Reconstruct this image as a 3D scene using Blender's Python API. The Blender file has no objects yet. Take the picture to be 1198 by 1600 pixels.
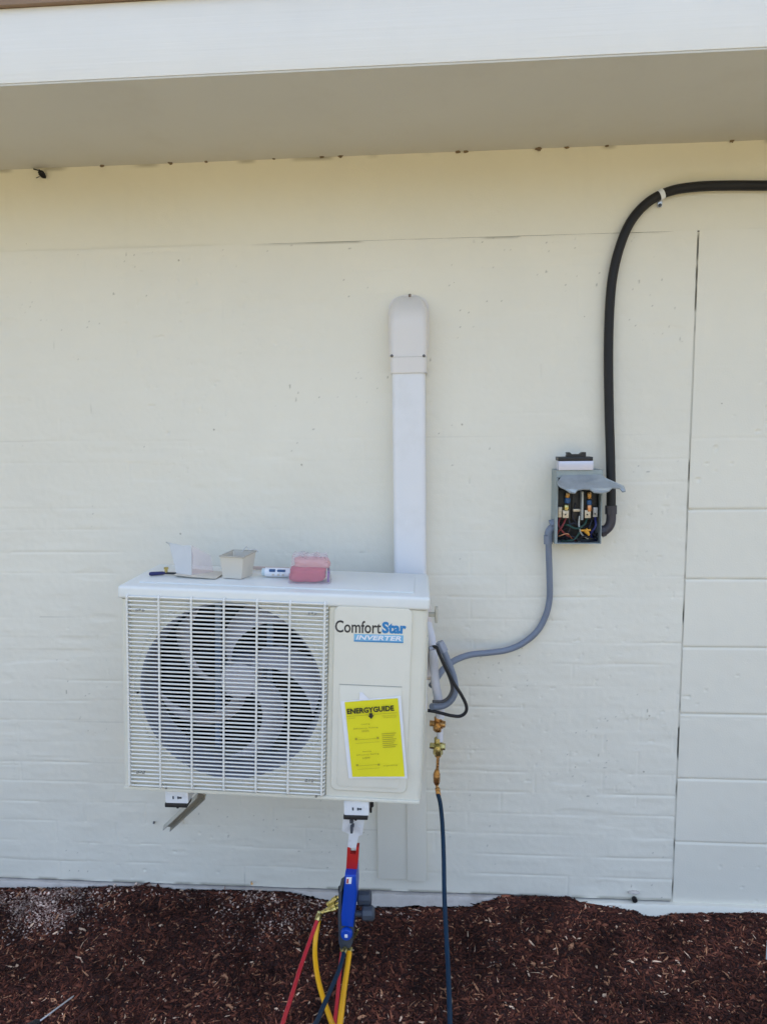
import bpy, bmesh, math, random
import numpy as np
from mathutils import Vector, Matrix, Euler
random.seed(7); rng = np.random.default_rng(7)
S = bpy.context.scene
COL = S.collection
R = math.radians

# ------------------------------------------------------------------ camera
CZ, CD, FPX, YAW, PIT, ROL = 1.4569, 2.0814, 1112.8, 0.0719, 0.1204, -0.0122
cy_, sy_, cp_, sp_ = math.cos(YAW), math.sin(YAW), math.cos(PIT), math.sin(PIT)
Fv = Vector((-sy_*cp_, cy_*cp_, -sp_)); R0 = Vector((cy_, sy_, 0)); U0 = R0.cross(Fv)
Rv = R0*math.cos(ROL) + U0*math.sin(ROL); Uv = U0*math.cos(ROL) - R0*math.sin(ROL)
CAM = Vector((0, -CD, CZ))
cd = bpy.data.cameras.new('camera'); cam = bpy.data.objects.new('camera', cd); COL.objects.link(cam)
cam.matrix_world = Matrix(((Rv.x, Uv.x, -Fv.x, CAM.x), (Rv.y, Uv.y, -Fv.y, CAM.y), (Rv.z, Uv.z, -Fv.z, CAM.z), (0, 0, 0, 1)))
cd.sensor_fit = 'VERTICAL'; cd.sensor_height = 24; cd.sensor_width = 18; cd.lens = 24*FPX/1600
cd.clip_start = .05; cd.clip_end = 3000
S.camera = cam
# ------------------------------------------------------------------ world, sun, exposure
SUN_EL, SUN_AZ = R(52), R(12)          # the sun stands behind the house: the wall is in open shade
w = bpy.data.worlds.new('World'); S.world = w; w.use_nodes = True
nt = w.node_tree; bg = nt.nodes['Background']
sky = nt.nodes.new('ShaderNodeTexSky'); sky.sky_type = 'NISHITA'; sky.sun_disc = False
sky.sun_elevation = SUN_EL; sky.sun_rotation = SUN_AZ
sky.air_density = 1.0; sky.dust_density = 6.6; sky.ozone_density = 0.8
nt.links.new(sky.outputs[0], bg.inputs[0]); bg.inputs[1].default_value = 0.15
sl = bpy.data.lights.new('sun', 'SUN'); sl.energy = 2.5; sl.angle = R(0.5); sl.color = (1, .95, .86)
so = bpy.data.objects.new('sun', sl); COL.objects.link(so)
sd = Vector((math.sin(SUN_AZ)*math.cos(SUN_EL), math.cos(SUN_AZ)*math.cos(SUN_EL), math.sin(SUN_EL)))
so.rotation_euler = (-sd).to_track_quat('-Z', 'Y').to_euler(); so.location = sd*30
vs = S.view_settings; vs.view_transform = 'Standard'; vs.look = 'None'; vs.gamma = 1; vs.exposure = 2.06

# ------------------------------------------------------------------ helpers
def ray(px, py): return Fv*FPX + Rv*(px-599) - Uv*(py-800)
def at(px, py, Y):
    d = ray(px, py); return CAM + d*((Y+CD)/d.y)

def prop(o, label=None, cat=None, group=None, kind=None):
    if label: o['label'] = label
    if cat: o['category'] = cat
    if group: o['group'] = group
    if kind: o['kind'] = kind
    return o
MW = {}
def thing(name, label, cat, loc=(0, 0, 0), group=None, mat=None):
    o = bpy.data.objects.new(name, None); COL.objects.link(o); o.empty_display_size = .05
    m = mat if mat is not None else Matrix.Translation(Vector(loc))
    o.matrix_world = m; MW[o] = m.copy()
    return prop(o, label, cat, group)
def link_mesh(name, me, parent, loc=None):
    o = bpy.data.objects.new(name, me); COL.objects.link(o)
    if parent is not None:
        o.parent = parent; MW[o] = MW[parent].copy()
    else:
        MW[o] = Matrix.Translation(loc) if loc is not None else Matrix.Identity(4)
        o.matrix_world = MW[o]
    return o
class MB:
    def __init__(s): s.v = []; s.f = []
    def add(s, vs_, fs, M=None):
        n = len(s.v)
        s.v += [tuple(M @ Vector(v)) if M is not None else tuple(v) for v in vs_]
        s.f += [tuple(i+n for i in f) for f in fs]; return s
    def box(s, x0, x1, y0, y1, z0, z1, M=None, r=0, seg=2):
        if r > 0:
            bm = bmesh.new(); bmesh.ops.create_cube(bm, size=1)
            for v in bm.verts:
                v.co = Vector(((x0+x1)/2+v.co.x*(x1-x0), (y0+y1)/2+v.co.y*(y1-y0), (z0+z1)/2+v.co.z*(z1-z0)))
            bmesh.ops.bevel(bm, geom=list(bm.edges), offset=r, segments=seg, profile=.6, affect='EDGES')
            s.bm(bm, M); return s
        P = [(x, y, z) for x in (x0, x1) for y in (y0, y1) for z in (z0, z1)]
        return s.add(P, [(0, 1, 3, 2), (4, 6, 7, 5), (0, 4, 5, 1), (2, 3, 7, 6), (0, 2, 6, 4), (1, 5, 7, 3)], M)
    def bm(s, bm, M=None):
        bm.verts.index_update()
        s.add([v.co.copy() for v in bm.verts], [[v.index for v in f.verts] for f in bm.faces], M); bm.free()
    def prism(s, poly, y0, y1, M=None, r=0, seg=2, axis='y'):
        # polygon in (x,z) extruded along y; r bevels the rim at y0
        bm = bmesh.new()
        vv = [bm.verts.new((p[0], y0, p[1])) for p in poly]
        f = bm.faces.new(vv); e = bmesh.ops.extrude_face_region(bm, geom=[f])
        nv = [g for g in e['geom'] if isinstance(g, bmesh.types.BMVert)]
        for v in nv: v.co.y = y1
        bmesh.ops.recalc_face_normals(bm, faces=bm.faces)
        if r:
            ed = [x for x in bm.edges if all(abs(v.co.y-y0) < 1e-6 for v in x.verts)]
            bmesh.ops.bevel(bm, geom=ed, offset=r, segments=seg, profile=.6, affect='EDGES')
        s.bm(bm, M); return s
    def tube(s, pts, rad, n=12, caps=True, M=None, rib=None):
        P = [Vector(p) for p in pts]; m = len(P)
        rr = rad if isinstance(rad, (list, tuple)) else [rad]*m
        T = [(P[min(i+1, m-1)]-P[max(i-1, 0)]).normalized() for i in range(m)]
        up = Vector((0, 0, 1)) if abs(T[0].z) < .9 else Vector((1, 0, 0))
        N = (up - T[0]*up.dot(T[0])).normalized(); V = []; F = []
        for i in range(m):
            if i: N = (N - T[i]*N.dot(T[i])).normalized()
            B = T[i].cross(N)
            for k in range(n):
                a = 2*math.pi*k/n; V.append(P[i]+(N*math.cos(a)+B*math.sin(a))*rr[i])
        for i in range(m-1):
            for k in range(n):
                a = i*n+k; b = i*n+(k+1) % n; F.append((a, b, b+n, a+n))
        if caps: F += [tuple(range(n))[::-1], tuple(range((m-1)*n, m*n))]
        return s.add(V, F, M)
    def lathe(s, prof, n=20, M=None):
        # prof: (r, h) along local +z
        V = [(r*math.cos(2*math.pi*k/n), r*math.sin(2*math.pi*k/n), h) for r, h in prof for k in range(n)]
        m = len(prof)
        F = [(i*n+k, i*n+(k+1) % n, (i+1)*n+(k+1) % n, (i+1)*n+k) for i in range(m-1) for k in range(n)]
        if prof[0][0] > 1e-6: F.append(tuple(range(n))[::-1])
        if prof[-1][0] > 1e-6: F.append(tuple(range((m-1)*n, m*n)))
        return s.add(V, F, M)
    def build(s, name, mat, parent=None, world=True, loc=None, smooth=35, **kw):
        V = s.v
        if world:
            if parent is not None:
                I = MW[parent].inverted(); V = [tuple(I @ Vector(v)) for v in V]
            elif loc is not None:
                V = [tuple(Vector(v)-Vector(loc)) for v in V]
        me = bpy.data.meshes.new(name); me.from_pydata(V, [], s.f); me.validate()
        bm = bmesh.new(); bm.from_mesh(me); bmesh.ops.recalc_face_normals(bm, faces=bm.faces); bm.to_mesh(me); bm.free()
        me.materials.append(mat)
        if smooth:
            me.shade_smooth(); me.set_sharp_from_angle(angle=R(smooth))
        o = link_mesh(name, me, parent, loc)
        return prop(o, **kw)
def spline(pts, n=10):
    P = [Vector(p) for p in pts]; P = [P[0]*2-P[1]]+P+[P[-1]*2-P[-2]]; out = []
    for i in range(1, len(P)-2):
        for k in range(n):
            t = k/n; a, b, c, d = P[i-1], P[i], P[i+1], P[i+2]
            out.append(.5*((2*b)+(c-a)*t+(2*a-5*b+4*c-d)*t*t+(3*b-a-3*c+d)*t**3))
    out.append(P[-2]); return out
def rrect(x0, x1, z0, z1, r, n=6):
    out = []
    for cx, cz, a0 in ((x1-r, z1-r, 0), (x0+r, z1-r, 90), (x0+r, z0+r, 180), (x1-r, z0+r, 270)):
        for k in range(n+1):
            a = R(a0+90*k/n); out.append((cx+r*math.cos(a), cz+r*math.sin(a)))
    return out
def frame(o, z, x=(1, 0, 0)):      # matrix at o whose +z points along z
    z = Vector(z).normalized(); x = Vector(x)
    if abs(x.dot(z)) > .95: x = Vector((0, 1, 0))
    y = z.cross(x).normalized(); x = y.cross(z)
    return Matrix(((x.x, y.x, z.x, o[0]), (x.y, y.y, z.y, o[1]), (x.z, y.z, z.z, o[2]), (0, 0, 0, 1)))
def hexp(r): return [(r, 0)]
def text_mb(txt, width, height, M, depth=.0006, bold=0, shear=0, spacing=1.0):
    # lettering lying in local x (right), z (up), facing local -y; fitted to width x height
    c = bpy.data.curves.new('lettering', 'FONT'); c.body = txt; c.size = 1; c.offset = bold; c.shear = shear
    c.space_character = spacing; c.extrude = .01; c.resolution_u = 3
    o = bpy.data.objects.new('lettering', c); COL.objects.link(o)
    bpy.context.view_layer.update()
    me = bpy.data.meshes.new_from_object(o.evaluated_get(bpy.context.evaluated_depsgraph_get()))
    bpy.data.objects.remove(o); bpy.data.curves.remove(c)
    V = [v.co.copy() for v in me.vertices]; F = [tuple(p.vertices) for p in me.polygons]
    bpy.data.meshes.remove(me)
    xs = [v.x for v in V]; ys = [v.y for v in V]; zs = [v.z for v in V]
    sx = width/(max(xs)-min(xs)); sz = height/(max(ys)-min(ys)); dz = max(zs)-min(zs)
    mb = MB(); mb.add([((v.x-min(xs))*sx, -(v.z-min(zs))/dz*depth, (v.y-min(ys))*sz) for v in V], F, M)
    return mb

# ------------------------------------------------------------------ materials
def lin(c): return tuple(c)+(1,) if len(c) == 3 else c
def mat(name, col, rough=.5, metal=0, var=.06, vscale=8, bump=0, bscale=60, spec=.5, alpha=None, trans=0, dirt=None, dscale=12, damt=.35):
    m = bpy.data.materials.new(name); m.use_nodes = True; n = m.node_tree.nodes; L = m.node_tree.links
    b = n['Principled BSDF']; b.inputs['Roughness'].default_value = rough; b.inputs['Metallic'].default_value = metal
    b.inputs['Specular IOR Level'].default_value = spec
    tc = n.new('ShaderNodeTexCoord')
    no = n.new('ShaderNodeTexNoise'); no.inputs['Scale'].default_value = vscale; no.inputs['Detail'].default_value = 6
    L.new(tc.outputs['Object'], no.inputs['Vector'])
    mx = n.new('ShaderNodeMix'); mx.data_type = 'RGBA'
    mx.inputs[6].default_value = lin([max(0, c*(1-var*2)) for c in col]); mx.inputs[7].default_value = lin([min(1, c*(1+var*2)) for c in col])
    L.new(no.outputs[0], mx.inputs[0]); out = mx.outputs[2]
    if dirt:
        d = n.new('ShaderNodeTexNoise'); d.inputs['Scale'].default_value = dscale; d.inputs['Detail'].default_value = 8; d.inputs['Roughness'].default_value = .65
        L.new(tc.outputs['Object'], d.inputs['Vector'])
        r = n.new('ShaderNodeMapRange'); r.inputs[1].default_value = .52; r.inputs[2].default_value = .75; r.inputs[4].default_value = damt
        L.new(d.outputs[0], r.inputs[0])
        m2 = n.new('ShaderNodeMix'); m2.data_type = 'RGBA'; m2.inputs[7].default_value = lin(dirt)
        L.new(r.outputs[0], m2.inputs[0]); L.new(out, m2.inputs[6]); out = m2.outputs[2]
    L.new(out, b.inputs['Base Color'])
    rr = n.new('ShaderNodeMapRange'); rr.inputs[3].default_value = max(.02, rough-.08); rr.inputs[4].default_value = min(1, rough+.08)
    L.new(no.outputs[0], rr.inputs[0]); L.new(rr.outputs[0], b.inputs['Roughness'])
    if bump:
        bn = n.new('ShaderNodeTexNoise'); bn.inputs['Scale'].default_value = bscale; bn.inputs['Detail'].default_value = 4
        L.new(tc.outputs['Object'], bn.inputs['Vector'])
        bu = n.new('ShaderNodeBump'); bu.inputs['Strength'].default_value = bump; bu.inputs['Distance'].default_value = .002
        L.new(bn.outputs[0], bu.inputs['Height']); L.new(bu.outputs[0], b.inputs['Normal'])
    if trans: b.inputs['Transmission Weight'].default_value = trans
    if alpha is not None: b.inputs['Alpha'].default_value = alpha
    return m

CREAM = (.81, .77, .655)
M_unit = mat('unit_enamel', (.72, .695, .585), .38, var=.02, dirt=(.45, .42, .34), dscale=9, damt=.15)
M_unit2 = mat('unit_panel_enamel', (.74, .71, .60), .38, var=.02, dirt=(.45, .42, .34), dscale=11, damt=.12)
M_cap = mat('unit_lid_enamel', (.75, .76, .72), .4, var=.02)
M_grille = mat('grille_wire_coating', (.76, .75, .69), .4, var=.02)
M_pvc = mat('duct_plastic', (.77, .765, .765), .42, var=.03, vscale=4, dirt=(.5, .48, .42), dscale=6, damt=.2)
M_pvc2 = mat('duct_cap_plastic', (.75, .705, .655), .35, var=.03, vscale=4)
M_blade = mat('fan_blade_plastic', (.58, .56, .60), .5, var=.08)
M_black = mat('black_plastic', (.012, .012, .014), .45, var=.2)
M_rubber = mat('black_rubber_sleeve', (.011, .010, .011), .55, var=.3, vscale=20, bump=.2, bscale=200, spec=.4)
M_dark = mat('dark_cavity_enamel', (.03, .033, .038), .7)
M_coil = mat('coil_fins', (.003, .004, .007), .5, spec=.2)
M_blue_metal = mat('blueish_steel', (.25, .36, .55), .3, metal=.3)
M_white = mat('white_powder_coat', (.80, .82, .84), .35, var=.03, dirt=(.35, .33, .3), dscale=40, damt=.3)
M_steel = mat('zinc_steel', (.55, .55, .57), .3, metal=.9)
M_galv = mat('strut_steel', (.50, .48, .41), .45, metal=.2)
M_teal = mat('weathered_grey_green_enamel', (.30, .345, .34), .5, var=.12, vscale=25, dirt=(.16, .16, .15), damt=.5)
M_flap = mat('weathered_grey_steel', (.40, .43, .44), .42, metal=.35, var=.15, vscale=30, dirt=(.15, .16, .17), damt=.5)
M_condgrey = mat('grey_flexible_conduit_vinyl', (.185, .215, .275), .4, var=.08, vscale=15, bump=.15, bscale=120)
M_brass = mat('brass', (.62, .44, .17), .25, metal=.9, var=.45, vscale=60)
M_brass_d = mat('tarnished_brass', (.46, .25, .09), .28, metal=.9, var=.6, vscale=140)
M_copper = mat('copper', (.65, .30, .14), .3, metal=.85, var=.2)
M_insul = mat('white_foam_insulation', (.66, .65, .68), .8, var=.06, bump=.3)
M_insulp = mat('pinkish_foam_insulation', (.70, .62, .57), .8, var=.06, bump=.3)
M_red = mat('red_hose_rubber', (.50, .018, .030), .35, var=.1)
M_yel = mat('yellow_hose_rubber', (.86, .43, .008), .35, var=.08)
M_blu = mat('teal_blue_hose_rubber', (.002, .022, .050), .5, var=.2, spec=.25)
M_redp = mat('red_plastic', (.48, .015, .012), .35, var=.05)
M_blup = mat('blue_plastic', (.004, .06, .42), .35, var=.05)
M_grey_p = mat('dark_grey_plastic', (.055, .065, .08), .5, var=.1)
M_paperw = mat('white_paper', (.80, .80, .83), .6, var=.02)
M_ypaper = mat('yellow_paper', (.78, .70, .01), .55, var=.04, vscale=5)
M_ink = mat('black_ink', (.02, .018, .012), .6)
M_inksoft = mat('faded_olive_ink', (.42, .36, .02), .6)
M_logoblack = mat('logo_black_print', (.03, .03, .035), .4)
M_logoblue = mat('logo_blue_print', (.02, .21, .48), .4)
M_logolight = mat('logo_light_blue_print', (.20, .47, .68), .4)
M_beige = mat('beige_card', (.62, .57, .48), .7, var=.05)
M_clearish = mat('cloudy_clear_plastic', (.68, .67, .63), .3, var=.05, alpha=.72)
M_clearbag = mat('clear_bag_plastic', (.80, .66, .70), .12, var=.02, alpha=.22)
M_pink = mat('pink_sponge', (.48, .06, .11), .7, var=.12, vscale=60, bump=.3)
M_pinkl = mat('pale_pink_card', (.66, .36, .36), .6, var=.06)
M_purple = mat('purple_print', (.20, .10, .30), .5)
M_tan = mat('pale_tan_wood', (.55, .42, .36), .7)
M_navy = mat('navy_rubber_grip', (.012, .015, .10), .45, var=.2)
M_greenw = mat('green_wire_insulation', (.015, .055, .04), .4)
M_redw = mat('red_wire_insulation', (.20, .022, .022), .4)
M_bluew = mat('blue_wire_insulation', (.03, .10, .24), .4)
M_nut = mat('orange_wire_nut', (.70, .33, .03), .5)
M_lug = mat('tinned_lug', (.60, .52, .40), .4, metal=.4, var=.3, vscale=200)
M_silver = mat('silver_label_foil', (.62, .62, .72), .3, metal=.3)
M_mud = mat('dried_mud', (.20, .14, .08), .95)
M_blackdirt = mat('black_matted_debris', (.012, .011, .012), .9)

def wall_mat(name, col, crack=True):
    m = mat(name, col, .55, var=.025, vscale=3, bump=.25, bscale=240, spec=.35)
    n = m.node_tree.nodes; L = m.node_tree.links; b = n['Principled BSDF']
    src = b.inputs['Base Color'].links[0].from_socket
    tc = [x for x in n if x.type == 'TEX_COORD'][0]
    def layer(src, fac, colr):
        mx = n.new('ShaderNodeMix'); mx.data_type = 'RGBA'; mx.inputs[7].default_value = lin(colr)
        L.new(fac, mx.inputs[0]); L.new(src, mx.inputs[6]); return mx.outputs[2]
    def noise_fac(scale, lo, hi, amt, vec=None, det=5, rough=.5):
        d = n.new('ShaderNodeTexNoise'); d.inputs['Scale'].default_value = scale; d.inputs['Detail'].default_value = det; d.inputs['Roughness'].default_value = rough
        L.new(vec or tc.outputs['Object'], d.inputs['Vector'])
        r = n.new('ShaderNodeMapRange'); r.inputs[1].default_value = lo; r.inputs[2].default_value = hi; r.inputs[4].default_value = amt
        L.new(d.outputs[0], r.inputs[0]); return r.outputs[0]
    # large patches of older, slightly greyer paint; streaks; sparse specks
    src = layer(src, noise_fac(1.7, .5, .7, .35), [c*.93 for c in col])
    src = layer(src, noise_fac(7, .55, .75, .25), [c*.95 for c in col])
    mp = n.new('ShaderNodeMapping'); mp.inputs['Scale'].default_value = (14, 14, 1.6); L.new(tc.outputs['Object'], mp.inputs[0])
    src = layer(src, noise_fac(1, .62, .85, .08, mp.outputs[0]), (.52, .49, .40))
    vo = n.new('ShaderNodeTexVoronoi'); vo.inputs['Scale'].default_value = 11; L.new(tc.outputs['Object'], vo.inputs['Vector'])
    lt = n.new('ShaderNodeMath'); lt.operation = 'LESS_THAN'; lt.inputs[1].default_value = .034; L.new(vo.outputs['Distance'], lt.inputs[0])
    gt = n.new('ShaderNodeMath'); gt.operation = 'GREATER_THAN'; gt.inputs[1].default_value = .5
    sx = n.new('ShaderNodeSeparateColor'); L.new(vo.outputs['Color'], sx.inputs[0]); L.new(sx.outputs[0], gt.inputs[0])
    mm = n.new('ShaderNodeMath'); mm.operation = 'MULTIPLY'; L.new(lt.outputs[0], mm.inputs[0]); L.new(gt.outputs[0], mm.inputs[1])
    m3 = n.new('ShaderNodeMath'); m3.operation = 'MULTIPLY'; m3.inputs[1].default_value = .55; L.new(mm.outputs[0], m3.inputs[0])
    src = layer(src, m3.outputs[0], (.30, .25, .17))
    if crack:
        a = n.new('ShaderNodeAttribute'); a.attribute_name = 'grime_shade'
        src = layer(src, a.outputs['Fac'], (.20, .18, .13))
    L.new(src, b.inputs['Base Color'])
    return m
M_brick = wall_mat('cream_painted_brick', CREAM)
M_block = wall_mat('cream_painted_block', CREAM)
M_beam = wall_mat('cream_beam_eave_light_tint', (.797, .757, .635))  # beam tinted yellower than the wall for the warm light under the eave
M_found = mat('bare_painted_footing', (.55, .50, .45), .85, var=.12, vscale=20, bump=.5, dirt=(.25, .2, .17), damt=.6)
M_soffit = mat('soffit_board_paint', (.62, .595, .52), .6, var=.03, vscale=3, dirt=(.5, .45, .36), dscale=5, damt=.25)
M_fascia = mat('fascia_board_paint', (.80, .785, .735), .45, var=.02)
def add_grain(m):
    n = m.node_tree.nodes; L = m.node_tree.links; tc = [x for x in n if x.type == 'TEX_COORD'][0]
    mp = n.new('ShaderNodeMapping'); mp.inputs['Scale'].default_value = (3, 3, 160); L.new(tc.outputs['Object'], mp.inputs[0])
    no = n.new('ShaderNodeTexNoise'); no.inputs['Scale'].default_value = 1; no.inputs['Detail'].default_value = 5; L.new(mp.outputs[0], no.inputs['Vector'])
    bu = n.new('ShaderNodeBump'); bu.inputs['Strength'].default_value = .3; bu.inputs['Distance'].default_value = .002
    L.new(no.outputs[0], bu.inputs['Height']); L.new(bu.outputs[0], n['Principled BSDF'].inputs['Normal'])
add_grain(M_fascia)
M_roof = mat('brown_drip_edge', (.30, .20, .13), .6)
M_shingle = mat('roof_shingle', (.12, .10, .085), .9, var=.2, vscale=40)

# ------------------------------------------------------------------ numpy noise
def vnoise(x, z, sc, seed):
    g = np.random.default_rng(seed).random((257, 257))
    X = x*sc+1000.3; Z = z*sc+1000.7
    i = np.floor(X).astype(int); j = np.floor(Z).astype(int); u = X-i; v = Z-j
    u = u*u*(3-2*u); v = v*v*(3-2*v); i %= 256; j %= 256
    return (g[i, j]*(1-u)+g[i+1, j]*u)*(1-v)+(g[i, j+1]*(1-u)+g[i+1, j+1]*u)*v
def sst(a, b, x):
    t = np.clip((x-a)/(b-a), 0, 1); return t*t*(3-2*t)
def gridmesh(name, xs, zs, Y, grime_shade, material, parent, plane='xz'):
    nx, nz = len(xs), len(zs); X, Z = np.meshgrid(xs, zs, indexing='ij')
    Yv = Y(X, Z); co = np.stack([X, Yv, Z] if plane == 'xz' else [X, Z, Yv], -1).reshape(-1, 3)
    idx = np.arange(nx*nz).reshape(nx, nz)
    q = np.stack([idx[:-1, :-1], idx[1:, :-1], idx[1:, 1:], idx[:-1, 1:]], -1).reshape(-1, 4)
    return npmesh(name, co, q, material, parent, grime_shade(X, Z).reshape(-1) if grime_shade else None)
def npmesh(name, co, q, material, parent, att=None, smooth=True):
    k = q.shape[1]; me = bpy.data.meshes.new(name); me.vertices.add(len(co)); me.vertices.foreach_set('co', co.astype(np.float32).ravel())
    me.loops.add(q.size); me.loops.foreach_set('vertex_index', q.astype(np.int32).ravel())
    me.polygons.add(len(q)); me.polygons.foreach_set('loop_start', np.arange(len(q), dtype=np.int32)*k)
    me.update(calc_edges=True)
    if att is not None:
        a = me.attributes.new('grime_shade', 'FLOAT', 'POINT'); a.data.foreach_set('value', att.astype(np.float32))
    if smooth: me.shade_smooth()
    me.materials.append(material)
    return link_mesh(name, me, parent)

# ------------------------------------------------------------------ the house: walls, footing, eave, roof
XJ, ZC, ZS, OV = .7217, 1.9765, 2.205, .4857
house = thing('house', 'cream painted brick and block house wall under a deep white eave', 'house', (0, 0, 0))
def groove(d, w): return np.clip(1-(np.abs(d)/w), 0, 1)**1.3
COURSE = .2032/3
def brick_fields(X, Z):
    zz = Z+.0018*(vnoise(X, Z, 3, 3)-.5)*2
    r = np.floor(zz/COURSE); dz = (zz/COURSE-r-.0)*COURSE; dz = np.minimum(dz, COURSE-dz)
    off = np.where(r % 2 == 0, 0, .1016)+.004*np.sin(r*12.9)
    bx = (X+off)/.2032; dx = np.abs(bx-np.round(bx))*.2032
    # thick paint fills most joints: they show only here and there, more of them low on the wall
    mh = sst(.52, .72, vnoise(X, r*.31, 4.2, 11)+.22*(1.0-Z)*.6)
    mv = sst(.66, .80, vnoise(X, Z, 7, 13)+.05)
    gh = groove(dz, .0065); gv = groove(dx, .005)
    return gh, gv, mh, mv
def brick_Y(X, Z):
    gh, gv, mh, mv = brick_fields(X, Z)
    r = np.floor(Z/COURSE); fade = 1-.55*sst(.9, 1.5, Z)
    y = .0023*np.maximum(gh*(.08+.92*mh*sst(.25, .6, vnoise(X, r*.77+3, 8, 12)))*fade, gv*mv*.8*fade)
    y += .0011*(vnoise(X*.25, Z, 55, 24)-.5)+.0012*sst(.6, .8, vnoise(X*.3, Z, 30, 25))*sst(.5, .7, vnoise(X, Z, 4, 26))
    y += .0016*(vnoise(X, Z, 6, 21)-.5)+.0009*(vnoise(X, Z, 28, 22)-.5)+.0006*(vnoise(X, Z, 90, 23)-.5)
    pits = sst(.90, .97, vnoise(X, Z, 75, 29)); y += .002*pits*sst(.5, .7, vnoise(X, Z, 3, 30))
    return y
def brick_grime_shade(X, Z):
    gh, gv, mh, mv = brick_fields(X, Z)
    a = sst(.74, .9, vnoise(X, Z*3, 5, 41)); c = sst(.45, 1, gh)*mh*a
    v = sst(.5, 1, gv)*mv*sst(.78, .93, vnoise(X, Z, 12, 43))
    g = np.maximum(c*.28*sst(1.6, 1.2, Z), v*.4)  # mortar line darkening stands in for the shade of grazing light
    # grime along the line where the wall stops under the beam
    g = np.maximum(g, sst(ZC-.008, ZC-.001, Z)*sst(.35, .7, vnoise(X, Z*0, 9, 44))*.5*sst(-.6, -.3, X)*sst(.64, .56, X))
    g = np.maximum(g, sst(.012, .0, Z)*sst(.3, .6, vnoise(X, Z, 20, 45))*.7)
    sp = sst(.95, .985, vnoise(X, Z, 130, 46))*sst(.62, .72, vnoise(X, Z, 6, 47)); g = np.maximum(g, sp*.6)
    return g
def uneven(a, b, fa, fb, step, cs=.05):
    out = list(np.arange(a, fa, cs))+list(np.arange(fa, fb, step))+list(np.arange(fb, b, cs))+[b]
    return np.array(sorted(set(np.round(out, 5))))
xs = uneven(-7, XJ-.0028, -1.35, XJ-.0028, .0034, .06)
zs = np.arange(0, ZC+.0001, ZC/600)
gridmesh('brick_wall', xs, zs, brick_Y, brick_grime_shade, M_brick, house)
def block_Y(X, Z):
    zz = Z-.1917+.0012*(vnoise(X, Z, 4, 52)-.5)
    k = zz/.2032; d = np.abs(k-np.round(k))*.2032; kk = np.round(k)
    vis = np.where(kk > 5, sst(.35, .6, vnoise(X, Z*0+kk, 4, 53))*.35, 1.0)
    vis = np.where(kk > 6, .06, vis)
    s = (k-np.round(k))*.2032
    y = .0045*groove(s, .005)*vis
    y += .0014*(vnoise(X, Z, 5, 54)-.5)+.0007*(vnoise(X, Z, 40, 55)-.5)
    y += .003*sst(.91, .97, vnoise(X, Z, 45, 56))*sst(.55, .75, vnoise(X, Z, 5, 57))
    return y
def block_grime(X, Z):
    k = (Z-.1917)/.2032; s = (k-np.round(k))*.2032
    g = sst(.003, .0, np.abs(s-.001))*.35*sst(.3, .6, vnoise(X, Z, 7, 58))*np.where(np.round(k) > 5, .4, 1)*np.where(np.round(k) > 6, 0, 1)
    return g
gridmesh('block_wall', uneven(XJ+.0024, 7, XJ+.0025, 1.45, .004, .06), np.arange(-.012, ZC+.0001, (ZC+.012)/600), block_Y, block_grime, M_block, house)
# old sealant sunk in the upright joint between bricks and blocks, gone in places
def joint_Y(X, Z): return .0018+.008*sst(.46, .68, vnoise(X*0, Z, 9, 61)*.6+vnoise(X*0, Z, 34, 62)*.4)
gridmesh('joint_sealant', np.array([XJ-.006, XJ-.002, XJ, XJ+.002, XJ+.006]), np.arange(-.01, ZC-.002, .004), joint_Y,
         lambda X, Z: .16+.40*sst(.40, .62, vnoise(X*0, Z, 9, 61)*.6+vnoise(X*0, Z, 34, 62)*.4), M_brick, house)
def beam_Y(X, Z):
    y = -.0018*sst(-.7, -.25, X)*sst(.66, .55, X)+.0015*(vnoise(X, Z, 5, 71)-.5)+.0006*(vnoise(X, Z, 60, 72)-.5)
    y += .0015*sst(.003, 0, np.abs(X-1.005))*sst(2.06, 2.09, Z)
    return y+.0018*sst(.45, .7, vnoise(X, Z*0, 1.7, 73))*sst(ZC+.03, ZC, Z)+.0014*sst(-.3, -.8, X)*sst(ZC+.04, ZC, Z)
def beam_grime(X, Z):
    return np.maximum(.35*sst(.004, 0, np.abs(X-1.005))*sst(2.08, 2.12, Z), .5*sst(ZS-.012, ZS-.003, Z)*sst(.6, .8, vnoise(X, Z*0, 14, 74)))
gridmesh('bond_beam', uneven(-7, 7, -1.35, 1.45, .005, .06), np.arange(ZC, ZS+.0001, (ZS-ZC)/60), beam_Y, beam_grime, M_beam, house)
b = MB(); b.box(-7, 7, .030, .25, -.30, ZS+.02); b.build('wall_core', M_dark, house, smooth=0)
# footing, a little proud of the wall, painted at its right end
b = MB()
prof = [(-.010, -.0035), (-.016, -.012), (-.017, -.30), (.029, -.30), (.029, -.0035)]
def foot(x0, x1, nm, m, dy=0, top=0):
    mb = MB(); n = max(2, int((x1-x0)/.02)); V = []; F = []
    for i in range(n+1):
        x = x0+(x1-x0)*i/n; j = .003*(random.random()-.5)
        for (y, z) in prof: V.append((x, y+(j+dy if y < 0 else 0), z+(j*.5+top if z > -.02 else 0)))
    k = len(prof)
    for i in range(n):
        for a in range(k):
            F.append((i*k+a, i*k+(a+1) % k, (i+1)*k+(a+1) % k, (i+1)*k+a))
    F += [tuple(range(k))[::-1], tuple(range(n*k, (n+1)*k))]
    mb.add(V, F); mb.build(nm, m, house, smooth=50)
foot(-7, .42, 'footing', M_found)
foot(.4205, 7, 'footing', M_block, dy=-.004, top=-.001)
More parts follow.
